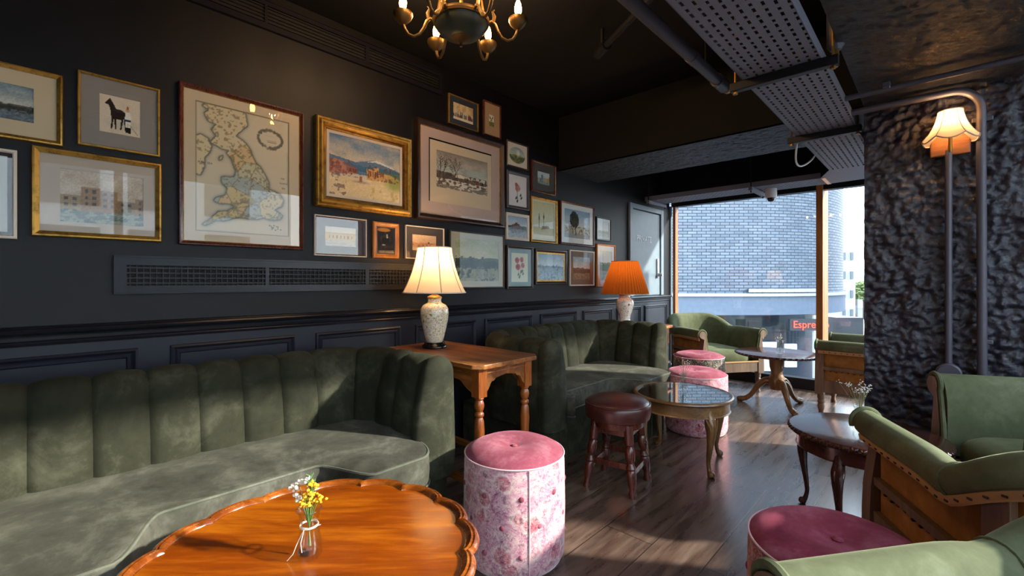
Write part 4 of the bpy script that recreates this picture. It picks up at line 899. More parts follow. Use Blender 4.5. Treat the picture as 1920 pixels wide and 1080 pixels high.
# ---------------------------------------------------------------- channel-backed green velvet booths
def booth(label, y0, y1, lo, hi, y_first, group):
    """y0..y1 outer ends; lo/hi = (from, to) of the two S-curves of the seat front; y_first = one seam of the back"""
    ym = (y0 + y1) / 2; t = thing('velvet_booth', label, 'sofa', (0, ym, 0), 0, group)
    xw, xb, R_ = .875, .26, .20; ya, yb = y0 + .15, y1 - .15
    wl = xw - (xb + R_); al = PI / 2 * R_; bl = yb - ya - 2 * R_; S1, S2, S3, S4 = wl, wl + al, wl + al + bl, wl + 2 * al + bl; ST = S4 + wl
    def P(s):
        if s <= S1: return (xw - s, ya), (0, 1)
        if s <= S2: a = (s - S1) / R_; return (xb + R_ - R_ * math.sin(a), ya + R_ - R_ * math.cos(a)), (math.sin(a), math.cos(a))
        if s <= S3: return (xb, ya + R_ + s - S2), (1, 0)
        if s <= S4: a = (s - S3) / R_; return (xb + R_ - R_ * math.cos(a), yb - R_ + R_ * math.sin(a)), (math.cos(a), -math.sin(a))
        return (xb + R_ + s - S4, yb), (0, -1)
    bd = [0, xw - .772, xw - .607, S1, S1 + al / 2 + .02]
    y = y_first
    while y - .16 > ya + R_ - .03: y -= .16
    while y < yb - R_ - .03: bd.append(S2 + y - (ya + R_)); y += .16
    bd += [S3 + al / 2 - .02, S4, S4 + .607 - (xb + R_), S4 + .772 - (xb + R_), ST]
    prof = [(.046, .27, 1, 0, .6), (.050, .36, 1, 0, 1), (.048, .45, 1, 0, 1), (.042, .53, 1, 0, 1), (.032, .60, .99, .1, 1), (.018, .665, .97, .2, 1), (.006, .71, .95, .3, 1)]
    for k in range(1, 9):
        a = math.radians(15 + 150 * k / 8); prof.append((-.062 + .068 * math.cos(a), .722 + .068 * math.sin(a), math.cos(a), math.sin(a), 1 - .07 * k))
    prof += [(-.134, .66, -1, 0, .3), (-.142, .5, -1, 0, .2), (-.148, .36, -1, 0, .1), (-.146, .27, -1, 0, 0)]
    v, rows = [], []
    for i, (a, b) in enumerate(zip(bd, bd[1:])):
        n = 12
        for k in range(n + (1 if i == len(bd) - 2 else 0)):
            u = k / n; s = a + (b - a) * u; (px, py), (nx, ny) = P(s); g = (1 - (2 * u - 1) ** 2) ** .5
            e = u if i == len(bd) - 2 else (1 - u if i == 0 else 0); q = 1.0
            if e > .45: q = math.sqrt(max(0, 1 - ((e - .45) / .55) ** 2)); g = max(g, .55)
            row = []
            for o, z, no, nz, wgt in prof:
                o2 = -.05 + (o + .05) * max(q, .02); z2 = z - (.035 * (1 - q) if z > .5 else 0)
                bl_ = .026 * g * wgt * q; o2 += no * bl_; z2 += nz * bl_
                row.append((px + nx * o2, py + ny * o2 - ym, z2))
            rows.append(row)
    mb = MB(); mb.grid(rows); L = len(rows[0]); mb.f += [tuple(range(L)), tuple(range(len(mb.v) - 1, len(mb.v) - 1 - L, -1))]
    # underside strip
    for i in range(len(rows) - 1): mb.f.append((i * L, (i + 1) * L, (i + 1) * L + L - 1, i * L + L - 1))
    mb.build('backrest', 'green_velvet', t, smooth=38)
    XN, XC = 1.0, .772
    def xf(y):
        x = XC + (XN - XC) * (smooth01((y - hi[0]) / (hi[1] - hi[0])) + smooth01((lo[1] - y) / (lo[1] - lo[0])))
        d = min(y - (ya + .05), (yb - .05) - y)
        if d < .11: x = min(x, .80 + (x - .80) * math.sqrt(max(0, 1 - (1 - max(0, d) / .11) ** 2)))
        return x
    ys_ = [ya + .05 + (yb - ya - .1) * (.5 - .5 * math.cos(PI * i / 110)) for i in range(111)]
    rows = []
    for y in ys_:
        x1 = xf(y); r = .028; row = []
        for k in range(13):
            f = k / 12; x = .26 + (x1 - r - .26) * f; row.append((x, y - ym, .452 + .012 * math.sin(PI * min(1, f * 1.02)) - .003 * noise.noise((x * 5, y * 5, 1))))
        for k in range(1, 6):
            a = PI / 2 * (1 - k / 5); row.append((x1 - r + r * math.cos(a), y - ym, .424 + r * math.sin(a)))
        row += [(x1 + .004, y - ym, .38), (x1 - .002, y - ym, .335), (x1 - .012, y - ym, .322), (x1 - .1, y - ym, .318)]
        rows.append(row)
    mb = MB(); mb.grid(rows); st = mb.build('seat_cushion', 'seat_velvet', t, smooth=60)
    mb = MB(); mb.tube([(xf(y) - .007, y - ym, .4465) for y in ys_], .0055, 6); mb.build('piping', 'piping', st)
    mb = MB(); mb.tube([(xf(y) + .001, y - ym, .328) for y in ys_], .0045, 6); mb.build('piping', 'piping', st)
    front = [(xf(y) - .055, y - ym) for y in ys_[2:-2]]
    out = [(.09, y0 + .025 - ym), (.80, y0 + .025 - ym), (.80, ya + .03 - ym)] + front + [(.80, yb - .03 - ym), (.80, y1 - .025 - ym), (.09, y1 - .025 - ym)]
    MB().prism(out, 0, .322).build('plinth', 'green_velvet', t, smooth=35)
    return t
GB = 'green velvet booths along the panelled wall'
booth('green velvet channel back booth in the left foreground behind golden table', -.37, 1.36, (.13, .27), (.735, .855), .146, GB)
booth('green velvet channel back booth between the two lamp tables', 2.02, 3.64, (2.20, 2.33), (2.84, 2.99), 2.32, GB)

# ---------------------------------------------------------------- stripped-back armchairs in sage velvet, bare wood and hessian
def armchair(name, label, loc, rz, hb=.775, hw=.33, zs=1.0, group='sage velvet armchairs with bare wooden frames'):
    t = thing(name, label, 'armchair', (loc[0], loc[1], 0), rz, group); t.scale = (1, 1, zs)
    HW, XF, XBk, RR = hw, .36, -.36, min(.24, hw - .07); HA = .655
    path = resample([(XF, HW), (XBk + RR, HW)], .04)[:-1] + arc(XBk + RR, HW - RR, RR, PI / 2, PI, 12)[:-1] + resample([(XBk, HW - RR), (XBk, -HW + RR)], .04)[:-1] + arc(XBk + RR, -HW + RR, RR, PI, 1.5 * PI, 12)[:-1] + resample([(XBk + RR, -HW), (XF, -HW)], .04)
    nr = normals(path, True)                         # travelling -x on the +y side: inward is left of travel
    hs = [HA + (hb - HA) * smooth01((-.09 - x) / .27) - .012 * math.exp(-((x + .11) / .07) ** 2) for x, y in path]
    # inner upholstery and roll
    rows = []
    for (x, y), (a, b), h in zip(path, nr, hs):
        pr_ = [(.040, .33), (.048, .42), (.050, .50), (.046, .5 + (h - .5) * .35), (.036, .5 + (h - .5) * .62), (.026, h - .035)]
        for k in range(0, 11):
            an = math.radians(25 + 235 * k / 10); pr_.append((-.022 + .046 * math.cos(an), h - .046 + .046 * math.sin(an)))
        pr_ += [(-.008, h - .088), (.008, h - .09), (.010, .33)]
        rows.append([(x + a * o, y + b * o, z) for o, z in pr_])
    mb = MB(); mb.grid(rows); L = len(rows[0]); mb.f += [tuple(range(L)), tuple(range(len(mb.v) - 1, len(mb.v) - 1 - L, -1))]
    up = mb.build('upholstered_back', 'sage_velvet', t, smooth=60)
    # seam where arm meets back
    for sgn in (1, -1):
        i = min(range(len(path)), key=lambda q: abs(path[q][0] + .12) + (0 if path[q][1] * sgn > 0 else 9)); (x, y), (a, b), h = path[i], nr[i], hs[i]
        mb = MB(); mb.tube([(x + a * (-.022 + .047 * math.cos(an)), y + b * (-.022 + .047 * math.cos(an)), h - .046 + .047 * math.sin(an)) for an in [math.radians(20 + 210 * k / 12) for k in range(13)]], .0035, 6); mb.build('seam_piping', 'sage_velvet', up)
    # edging tape with tacks under the roll
    mb = MB(); mb.ribbon(path, nr, [(-.038, -.112), (-.047, -.106), (-.052, -.086), (-.040, -.080)], hs=hs); n0 = len(mb.f)
    for i in range(1, len(path) - 1):
        (x, y), (a, b), h = path[i], nr[i], hs[i]; mb.box((x - a * .049, y - b * .049, h - .098), (.011, .005, .005), math.atan2(b, a) + PI / 2)
    two_tone(mb.build('edging_tape', 'tape', t, smooth=30), n0, 'tack')
    # hessian outer panel, rails
    k0, k1 = 1, len(path) - 1
    mb = MB(); mb.grid([[(x - a * -.004, y - b * -.004, z) for z in (.30, .40, .5, h - .085)] for (x, y), (a, b), h in zip(path, nr, hs)]); mb.build('hessian_panel', 'hessian', t, smooth=60)
    mb = MB(); mb.ribbon(path, nr, [(-.016, .215), (-.018, .315), (.03, .315), (.03, .215)]); mb.build('seat_rail', 'chair_wood', t, smooth=30)
    mb = MB(); mb.ribbon(path, nr, [(-.016, .405), (-.018, .432), (.004, .432), (.004, .405)]); n0 = len(mb.f)
    for i in range(1, len(path) - 1):
        (x, y), (a, b) = path[i], nr[i]; mb.box((x + a * -.001, y + b * -.001, .392 + .004 * math.sin(i * 1.7)), (.011, .012, .005), math.atan2(b, a) + PI / 2)
    two_tone(mb.build('middle_rail', 'chair_wood', t, smooth=30), n0, 'tack')
    # rear posts
    for sgn in (1, -1):
        for an in (PI * .62, PI * .90):
            mb = MB(); h = hb - .09 if an > PI * .8 else (HA + hb) / 2 - .10
            x, y = XBk + RR + (RR + .008) * math.cos(an), sgn * (HW - RR + (RR + .008) * math.sin(an))
            mb.box((x, y, (.215 + h) / 2), (.024, .062, h - .215), sgn * (an - PI) if sgn > 0 else PI - an); mb.build('rear_post', 'chair_wood', t, smooth=0, bevel=.003)
    # shaped arm fronts: plywood scroll outline, o inward / z, and velvet edge
    for sgn in (1, -1):
        ol = [(-.030, .20), (-.030, .30), (-.026, .40), (-.012, .50), (-.006, .56)]
        sc_ = [(-.022 + .037 * math.cos(a), HA - .048 + .037 * math.sin(a)) for a in [math.radians(q) for q in range(255, -26, -20)]]
        il = [(.020, .55), (.034, .45), (.036, .36), (.034, .20)]
        poly = ol + sc_ + il; v = []; n = len(poly)
        for x in (XF - .034, XF + .026):
            for o, z in poly: v.append((x, sgn * (HW - o), z))
        mb = MB(); mb.add(v, [tuple(range(n)), tuple(range(2 * n - 1, n - 1, -1))] + [(i, (i + 1) % n, n + (i + 1) % n, n + i) for i in range(n)])
        ap = mb.build('arm_front', 'chair_wood', t, smooth=30)
        edge = [(-.022 + .046 * math.cos(a), HA - .046 + .046 * math.sin(a)) for a in [math.radians(q) for q in range(200, -26, -15)]] + [(.028, .55), (.044, .45), (.047, .36)]
        mb = MB(); mb.tube([(XF + .012, sgn * (HW - o), z) for o, z in edge], .010, 8); mb.build('velvet_edge', 'sage_velvet', ap)
        # front leg, back leg
        mb = MB(); mb.lathe([(.020, 0), (.024, .012), (.018, .03), (.017, .05), (.024, .075), (.026, .10), (.021, .115), (.026, .125), (.026, .14), (.021, .148), (.027, .16), (.028, .22)], (XF - .012, sgn * (HW - .012), 0), 18); mb.build('front_leg', 'chair_wood', t)
        mb = MB(); x, y = -.24, sgn * (HW - .1); v = []
        for (dx, z, w_) in ((-.05, 0, .016), (-.02, .10, .02), (0, .22, .024)): v += [(x + dx + p * w_, y + q * w_ , z) for p, q in ((-1, -1), (1, -1), (1, 1), (-1, 1))]
        mb.add(v, [(0, 1, 2, 3), (8, 9, 10, 11)] + [(4 * k + i, 4 * k + (i + 1) % 4, 4 * k + 4 + (i + 1) % 4, 4 * k + 4 + i) for k in (0, 1) for i in range(4)]); mb.build('rear_leg', 'chair_wood', t, smooth=0, bevel=.003)
    # front apron and tape, seat
    mb = MB(); mb.bx(XF - .008, XF + .020, -HW + .03, HW - .03, .215, .315); mb.build('front_apron', 'chair_wood', t, smooth=0, bevel=.004)
    mb = MB(); mb.bx(XF + .012, XF + .026, -HW + .03, HW - .03, .312, .328); mb.build('edging_tape', 'tape', t, smooth=0, bevel=.003)
    rows = []; m = 40; prof = [(1.0, .318), (1.03, .34), (1.035, .37), (1.02, .395), (.97, .415), (.88, .430), (.72, .440), (.5, .447), (.25, .450), (.02, .451)]
    for f, z in prof:
        row = []
        for k in range(m + 1):
            a = 2 * PI * k / m; ca, sa = math.cos(a), math.sin(a); e = .42
            x = abs(ca) ** e * math.copysign(1, ca) * .335; y = abs(sa) ** e * math.copysign(1, sa) * (HW - .055)
            row.append((.0 + x * f * (1 + .04 * math.cos(y * 5)) + .012, y * (f if f < 1 else 1), z))
        rows.append(row)
    mb = MB(); mb.grid(rows); mb.build('seat', 'sage_velvet', t, smooth=60)
    return t
def facing(fx, fy): return math.atan2(fy, fx)
def place(front_arm, f, left_arm, hw=.33, xf_=.36):
    """centre of a chair whose given arm front stands at front_arm and which faces f"""
    L = math.hypot(*f); f = (f[0] / L, f[1] / L); lx, ly = -f[1], f[0]; s_ = -1 if left_arm else 1
    return (front_arm[0] - f[0] * xf_ + s_ * lx * hw, front_arm[1] - f[1] * xf_ + s_ * ly * hw), math.atan2(f[1], f[0])
armchair('armchair', 'sage armchair alone in front of the brick view at the back window', (.66, 5.11), facing(.82, -.57))
armchair('armchair', 'sage armchair half hidden behind the rough pier, seen from its hessian side', (2.115, 4.90), PI)
c_, r_ = place((2.315, 2.105), (-.46, .888), True, .30); armchair('armchair', 'sage armchair in right foreground showing hessian panels and tacks on its side', c_, r_, hw=.30, zs=1.035)
c_, r_ = place((2.495, 2.87), (-.90, -.43), False, .28); armchair('armchair', 'sage armchair with pale seat standing against the rough pier', c_, r_, hw=.28, zs=1.1)
c_, r_ = place((2.30, .875), (-.59, -.81), False); armchair('armchair', 'pale sage armchair nearest the camera, only its rolled arm in view', c_, r_)

# ---------------------------------------------------------------- tables, stool, poufs, vases
def cabriole(x0, z0, z1, k=1.0, foot=.026):
    """centre line (r, z) and radii of a cabriole leg"""
    return [(x0 + .000, z1, .026 * k), (x0 + .014 * k, z1 - .05, .033 * k), (x0 + .020 * k, z1 - .09, .028 * k), (x0 + .012 * k, z1 - .16, .020 * k), (x0 - .002, z1 - .24, .0145 * k), (x0 - .006, z0 + .07, .012 * k), (x0 + .004, z0 + .03, .014 * k), (x0 + .018 * k, z0 + .016, .022 * k), (x0 + .026 * k, z0 + .004, .018 * k)]
def leg_tube(pts, a, sq=1.0):
    mb = MB(); dense = []
    for i in range(len(pts) - 1):
        p0, p1, p2, p3 = pts[max(0, i - 1)], pts[i], pts[i + 1], pts[min(len(pts) - 1, i + 2)]
        for k in range(5):
            u = k / 5; dense.append(tuple(.5 * ((2 * p1[j]) + (-p0[j] + p2[j]) * u + (2 * p0[j] - 5 * p1[j] + 4 * p2[j] - p3[j]) * u * u + (-p0[j] + 3 * p1[j] - 3 * p2[j] + p3[j]) * u ** 3) for j in range(3)))
    dense.append(pts[-1]); mb.tube([(r * math.cos(a), r * math.sin(a), z) for r, z, q in dense], [q for _, _, q in dense], 14); return mb

# golden pie-crust table in front
def pie_edge(R_, n, amp, m):
    out = []
    for k in range(m):
        a = 2 * PI * k / m; c = abs(math.sin(n * a / 2)) ** .6; c2 = abs(math.cos(n * a / 2)); out.append(R_ - amp + amp * (c if int(n * a / (2 * PI)) % 1 == 0 else c2))
    return out
t = thing('round_table', 'golden round table with scalloped raised rim in the left foreground', 'table', (1.375, .463, 0), TH)
m = 288; rr = pie_edge(1.0, 16, .045, m); RT = .405; H = .50
def ringrow(R_, z, mod): return [((R_ + (rr[k % m] - 1) * RT * mod) * math.cos(2 * PI * k / m), (R_ + (rr[k % m] - 1) * RT * mod) * math.sin(2 * PI * k / m), z) for k in range(m + 1)]
mb = MB(); mb.grid([ringrow(.0001, H - .012, 0), ringrow(.2, H - .012, 0), ringrow(RT - .032, H - .012, .9), ringrow(RT - .030, H - .030, .9)]); mb.build('tabletop', 'yew', t, smooth=30)
mb = MB(); mb.grid([ringrow(RT - .036, H - .0125, .9), ringrow(RT - .030, H - .0115, 1), ringrow(RT - .026, H - .004, 1), ringrow(RT - .018, H, 1), ringrow(RT - .013, H - .003, 1), ringrow(RT - .008, H - .001, 1), ringrow(RT, H - .006, 1), ringrow(RT + .003, H - .014, 1), ringrow(RT - .004, H - .022, 1), ringrow(RT - .03, H - .030, .8), ringrow(.04, H - .032, 0)])
mb.build('scalloped_rim', 'yew_rim', t, smooth=50)
MB().lathe([(.09, H - .032), (.10, H - .045), (.05, H - .07), (.032, .36), (.04, .30), (.055, .24), (.05, .19), (.06, .17), (.06, .11), (.03, .1)], n=28).build('pedestal', 'yew_rim', t)
for k in range(3):
    leg_tube([(.03, .16, .032), (.10, .15, .028), (.17, .10, .022), (.24, .04, .018), (.29, .018, .02), (.32, .014, .014)], 2 * PI * k / 3 + .4).build('leg', 'yew_rim', t)

# oak tables beside the booths, each carries a lamp
def oak_table(label, y0, y1, x1):
    yc = (y0 + y1) / 2; t = thing('oak_side_table', label, 'table', (x1 / 2, yc, 0), 0, 'oak lamp tables against the wall'); hx_, hy = x1 / 2 - .006, (y1 - y0) / 2
    H = .742; c = .045
    for (a, b) in ((-hy, .03), (.031, hy)):
        pl = [(-hx_, a), (hx_ - (c if a == -hy else 0), a), (hx_, a + (c if a == -hy else 0)), (hx_, b - (c if b == hy else 0)), (hx_ - (c if b == hy else 0), b), (-hx_, b)]
        MB().prism(pl, H - .024, H).build('tabletop_board', 'oak', t, smooth=0, bevel=.005)
    ix, iy = hx_ - .065, hy - .07
    for sx_ in (-1, 1):
        for sy_ in (-1, 1):
            mb = MB(); mb.box((sx_ * ix, sy_ * iy, .645), (.055, .055, .145)); mb.box((sx_ * ix, sy_ * iy, .13), (.052, .052, .10))
            mb.lathe([(.020, .572), (.024, .565), (.018, .556), (.023, .545), (.026, .53), (.022, .51), (.016, .50), (.024, .49), (.024, .48), (.017, .47), (.023, .455), (.027, .40), (.024, .33), (.018, .24), (.016, .215), (.024, .205), (.024, .195), (.018, .185), (.022, .178)], (sx_ * ix, sy_ * iy, 0), 20)
            mb.lathe([(.016, 0), (.024, .02), (.026, .045), (.018, .07), (.022, .082)], (sx_ * ix, sy_ * iy, 0), 18); mb.build('leg', 'oak_leg', t, smooth=40)
    def apron(L, name, f):
        # arched board with cusped lower edge
        n = 40; up, low = [], []
        for i in range(n + 1):
            u = -1 + 2 * i / n; q = abs(u); z = .668 - .022 * q - .062 * max(0, (q - .6) / .4) ** 1.6 - (.010 * abs(math.sin(q * 13)) if q > .5 else 0); up.append((u * L, .715)); low.append((u * L, z))
        v = []
        for d_ in (-.010, .010):
            for u, z in up: v.append(f(u, d_, z))
            for u, z in low: v.append(f(u, d_, z))
        k = n + 1; fs = []
        for i in range(n):
            fs += [(i, i + 1, k + i + 1, k + i), (2 * k + i, 3 * k + i, 3 * k + i + 1, 2 * k + i + 1), (k + i, k + i + 1, 3 * k + i + 1, 3 * k + i), (i, 2 * k + i, 2 * k + i + 1, i + 1)]
        mb = MB(); mb.add(v, fs); mb.build(name, 'oak', t, smooth=30)
        mb = MB(); mb.tube([f(u, .0125, .690) for u in (-L, L)], .004, 6); mb.build('bead_moulding', 'oak_leg', t)
    apron(iy - .022, 'apron', lambda u, d_, z: (ix + .012 + d_, u, z)); apron(iy - .022, 'apron', lambda u, d_, z: (-ix - .012 - d_, u, z))
    apron(ix - .022, 'apron', lambda u, d_, z: (u, iy + .012 + d_, z)); apron(ix - .022, 'apron', lambda u, d_, z: (u, -iy - .012 - d_, z))
    for s_ in (-1, 1): MB().box((0, s_ * iy, .13), (2 * ix - .05, .03, .035)).build('stretcher', 'oak', t, smooth=0, bevel=.003)
    for s_ in (-1, 1): MB().box((s_ * ix, 0, .13), (.03, 2 * iy - .05, .035)).build('stretcher', 'oak', t, smooth=0, bevel=.003)
    return t
oak_table('orange oak table with chamfered corners between the two green booths', 1.455, 1.935, .89)
oak_table('oak table mostly hidden behind the far booth, under the orange lamp', 3.70, 4.13, .70)

# brown leather stool
t = thing('round_stool', 'brown leather round stool with turned legs before the far booth', 'stool', (1.155, 2.285, 0), math.radians(10))
MB().lathe([(0, .375), (.150, .375), (.178, .385), (.184, .42), (.183, .452), (.175, .466), (.172, .470), (.160, .480), (.12, .490), (.06, .495), (0, .496)], n=48, cap=False).build('seat', 'brown_leather', t)
MB().tube([(.179 * math.cos(2 * PI * k / 48), .179 * math.sin(2 * PI * k / 48), .4635) for k in range(48)], .0045, 8, True).build('welt', 'brown_leather', t)
MB().lathe([(.145, .34), (.150, .375), (0, .375)], n=40, cap=True).build('seat_base', 'stool_wood', t)
for k in range(4):
    a = PI / 4 + k * PI / 2; prof = [(.021, 0), (.022, .02), (.016, .04), (.021, .06), (.026, .10), (.026, .13), (.021, .14), (.026, .15), (.020, .165), (.017, .175), (.024, .19), (.027, .22), (.024, .25), (.017, .262), (.024, .27), (.025, .37)]
    mb = MB(); mb.lathe(prof, n=18); tilt = .035 / .37
    mb.v = [(x + math.cos(a) * (.187 - .055 * z / .37), y + math.sin(a) * (.187 - .055 * z / .37), z) for x, y, z in mb.v]; mb.build('leg', 'stool_wood', t)
for k in range(4):
    a0, a1 = PI / 4 + k * PI / 2, PI / 4 + (k + 1) * PI / 2; z = .115 if k % 2 else .15; r = .187 - .055 * z / .37
    p, q = (r * math.cos(a0), r * math.sin(a0)), (r * math.cos(a1), r * math.sin(a1)); L = math.hypot(p[0] - q[0], p[1] - q[1])
    MB().box(((p[0] + q[0]) / 2, (p[1] + q[1]) / 2, z), (L, .016, .032), math.atan2(q[1] - p[1], q[0] - p[0])).build('stretcher', 'stool_wood', t, smooth=0, bevel=.003)
    z2 = .325; r2 = .187 - .055 * z2 / .37; p, q = (r2 * math.cos(a0), r2 * math.sin(a0)), (r2 * math.cos(a1), r2 * math.sin(a1)); L = math.hypot(p[0] - q[0], p[1] - q[1])
    MB().box(((p[0] + q[0]) / 2, (p[1] + q[1]) / 2, z2), (L, .018, .045), math.atan2(q[1] - p[1], q[0] - p[0])).build('apron', 'stool_wood', t, smooth=0, bevel=.003)

# poufs
M['floral_a'] = floral('faded_pink_floral', [(.22, '#5e3448'), (.36, '#96566c'), (.47, '#bd7f90'), (.58, '#cfa3a6'), (.72, '#d9c6bb')], ('#a03c50', '#c97a78'), '#4a2f44', '#dccabc', 3.1)
M['floral_b'] = floral('rosy_floral', [(.2, '#7a3a4a'), (.36, '#a8566a'), (.5, '#c87f8c'), (.64, '#dba6a8'), (.8, '#e4cbc4')], ('#b04456', '#d98a82'), '#5a2f3c', '#e8d4cc', 8.4)
M['floral_c'] = floral('dark_floral', [(.2, '#14161a'), (.4, '#2a2c30'), (.55, '#454238'), (.68, '#8a6f58'), (.82, '#c9a58c')], ('#a8434c', '#d98a5e'), '#101216', '#dccab4', 5.7)
M['floral_d'] = floral('deep_rose_floral', [(.2, '#4a1f2c'), (.4, '#7a3442'), (.55, '#a35560'), (.7, '#c38a88'), (.85, '#d8bab2')], ('#8a2f3e', '#c0695e'), '#30202c', '#d8c4bc', 1.9)
def pouf(label, x, y, R_, H, body, top, rz=0.0):
    t = thing('pouf', label, 'pouf', (x, y, 0), rz, 'round floral poufs')
    MB().lathe([(R_ - .03, 0), (R_ - .012, .006), (R_ - .003, .025), (R_, .06), (R_ + .003, H * .5), (R_, H - .04), (R_ - .003, H - .012)], n=64).build('body', body, t, smooth=60)
    prof = [(0, .006), (.012, .007), (.03, .012), (.06, .020), (.10, .026), (.15, .024), (R_ - .03, .010), (R_ - .012, .0), (R_ - .004, -.010)]
    mb = MB(); mb.lathe([(r, H + z) for r, z in prof], n=64, cap=False); tp = mb.build('top_cushion', top, t, smooth=80)
    MB().lathe([(0, H + .003), (.012, H + .005), (.014, H + .010), (.010, H + .014), (0, H + .015)], n=18, cap=False).build('button', top, tp)
    MB().tube([((R_ - .002) * math.cos(2 * PI * k / 64), (R_ - .002) * math.sin(2 * PI * k / 64), H - .010) for k in range(64)], .0032, 8, True).build('piping', 'pink_piping', t)
    MB().tube([((R_ + .001) * math.cos(-.55), (R_ + .001) * math.sin(-.55), .02), ((R_ + .0045) * math.cos(-.55), (R_ + .0045) * math.sin(-.55), H * .5), ((R_ + .001) * math.cos(-.55), (R_ + .001) * math.sin(-.55), H - .014)], .0025, 6).build('seam_piping', 'pink_piping', t)
    for k in range(9):
        for z, o in ((.10, 0), (.21, .5), (.32, 0)):
            a = 2 * PI * (k + o) / 9; mb = MB(); mb.ball((0, 0, 0), .011, 10, 7); mb.v = [((R_ + .0005 + x_ * .5) * math.cos(a) - y_ * math.sin(a), (R_ + .0005 + x_ * .5) * math.sin(a) + y_ * math.cos(a), z + z_) for x_, y_, z_ in mb.v]; mb.build('side_button', top, t)
    return t
pouf('faded pink floral pouf standing between golden table and booth', 1.170, 1.405, .212, .44, 'floral_a', 'pink_velvet')
pouf('rosy floral pouf behind the glass topped table', 1.120, 3.525, .225, .445, 'floral_b', 'pink_velvet', 1.0)
pouf('dark floral pouf with pink top, furthest back by the window', .835, 4.335, .226, .45, 'floral_c', 'pink_velvet', .3)
pouf('wine red topped pouf in the right foreground beside the sage armchair', 2.285, 1.485, .215, .445, 'floral_d', 'wine_leather', 2.0)

# glass topped walnut table
t = thing('round_table', 'round walnut table with glass top and carved cabriole legs', 'table', (1.285, 2.87, 0), math.radians(57 - 45))
H = .435; R_ = .305
MB().lathe([(.0, H - .012), (R_ - .022, H - .012)], n=72, cap=False).build('tabletop', 'mahogany', t, smooth=0)
MB().lathe([(R_ - .024, H - .012), (R_ - .022, H - .002), (R_ - .012, H + .001), (R_ - .003, H - .004), (R_, H - .012), (R_ - .006, H - .020), (R_ - .02, H - .024)], n=72, cap=False).build('rim', 'walnut', t)
MB().lathe([(R_ - .026, H - .024), (R_ - .026, H - .085), (R_ - .020, H - .092), (R_ - .04, H - .094)], n=72, cap=False).build('apron', 'walnut', t)
MB().lathe([(0, H - .006), (R_ - .024, H - .006), (R_ - .024, H - .001), (0, H - .001)], n=72, cap=False).build('glass_top', 'glass', t, smooth=30)
for k in range(4):
    a = PI / 4 + k * PI / 2; lg = leg_tube([(.255, H - .05, .024)] + cabriole(.262, 0, H - .085)[0:], a).build('leg', 'walnut_leg', t)
    mb = MB()
    for q in range(-2, 3):
        w_ = q * .012; ca, sa = math.cos(a), math.sin(a)
        mb.tube([((.292 - .004 * abs(q)) * ca - w_ * 1.6 * sa, (.292 - .004 * abs(q)) * sa + w_ * 1.6 * ca, H - .095), ((.309 - .005 * abs(q)) * ca - w_ * sa, (.309 - .005 * abs(q)) * sa + w_ * ca, H - .14), ((.302) * ca - w_ * .4 * sa, (.302) * sa + w_ * .4 * ca, H - .20)], [.006, .006, .002], 6)
    mb.build('carved_shell', 'walnut_leg', lg)

# dark mahogany table behind the right armchair
t = thing('round_table', 'dark mahogany round table with carved edge left of the foreground armchair', 'table', (2.235, 2.665, 0), 0)
H = .45; R_ = .305; n = 96
MB().lathe([(0, H), (R_ - .012, H), (R_ - .006, H - .002)], n=72, cap=False).build('tabletop', 'mahogany', t)
mb = MB(); rows = []
for k in range(361):
    a = 2 * PI * k / 360; row = []
    for j in range(7):
        f = j / 6; o = math.sin(PI * f) * (.008 + .005 * math.cos(60 * a + 4 * f)); row.append(((R_ - .008 + o) * math.cos(a), (R_ - .008 + o) * math.sin(a), H - .001 - .026 * f))
    rows.append(row)
mb.grid(rows); mb.build('carved_edge', 'mahogany_leg', t, smooth=70)
MB().lathe([(R_ - .012, H - .026), (R_ - .035, H - .030), (R_ - .035, H - .09), (R_ - .030, H - .094), (R_ - .05, H - .096)], n=72, cap=False).build('apron', 'mahogany', t)
for k in range(4):
    a = math.radians(165) + k * PI / 2; leg_tube([(.245, H - .05, .022)] + cabriole(.255, 0, H - .085, .82), a).build('leg', 'mahogany_leg', t)

# pedestal table by the window
t = thing('round_table', 'round pedestal table with carved tripod legs near the back window', 'table', (1.41, 4.69, 0), 0)
H = .495; R_ = .345
MB().lathe([(0, H), (R_ - .015, H), (R_ - .008, H - .003)], n=72, cap=False).build('tabletop', 'mahogany', t)
mb = MB(); rows = []
for k in range(361):
    a = 2 * PI * k / 360; row = []
    for j in range(7):
        f = j / 6; o = math.sin(PI * f) * (.010 + .006 * math.cos(44 * a + 2 * f)); row.append(((R_ - .010 + o) * math.cos(a), (R_ - .010 + o) * math.sin(a), H - .002 - .022 * f))
    rows.append(row)
mb.grid(rows); mb.build('carved_edge', 'mahogany_leg', t, smooth=70)
MB().lathe([(0, H - .022), (R_ - .02, H - .022)], n=64, cap=False).build('underside', 'mahogany', t, smooth=0)
MB().lathe([(.11, H - .022), (.105, H - .04), (.07, H - .05), (.062, H - .07), (.058, .36), (.045, .31), (.05, .29), (.066, .26), (.07, .22), (.06, .18), (.05, .155), (.03, .15)], n=28).build('pedestal', 'walnut_leg', t)
for k, a in enumerate((math.atan2(4.715 - 4.74, 1.186 - 1.41), math.atan2(4.493 - 4.74, 1.604 - 1.41), math.atan2(5.082 - 4.74, 1.577 - 1.41))):
    leg_tube([(.03, .22, .036), (.09, .225, .032), (.15, .17, .027), (.20, .09, .022), (.25, .04, .022), (.30, .024, .026), (.33, .018, .02)], a).build('leg', 'walnut_leg', t)

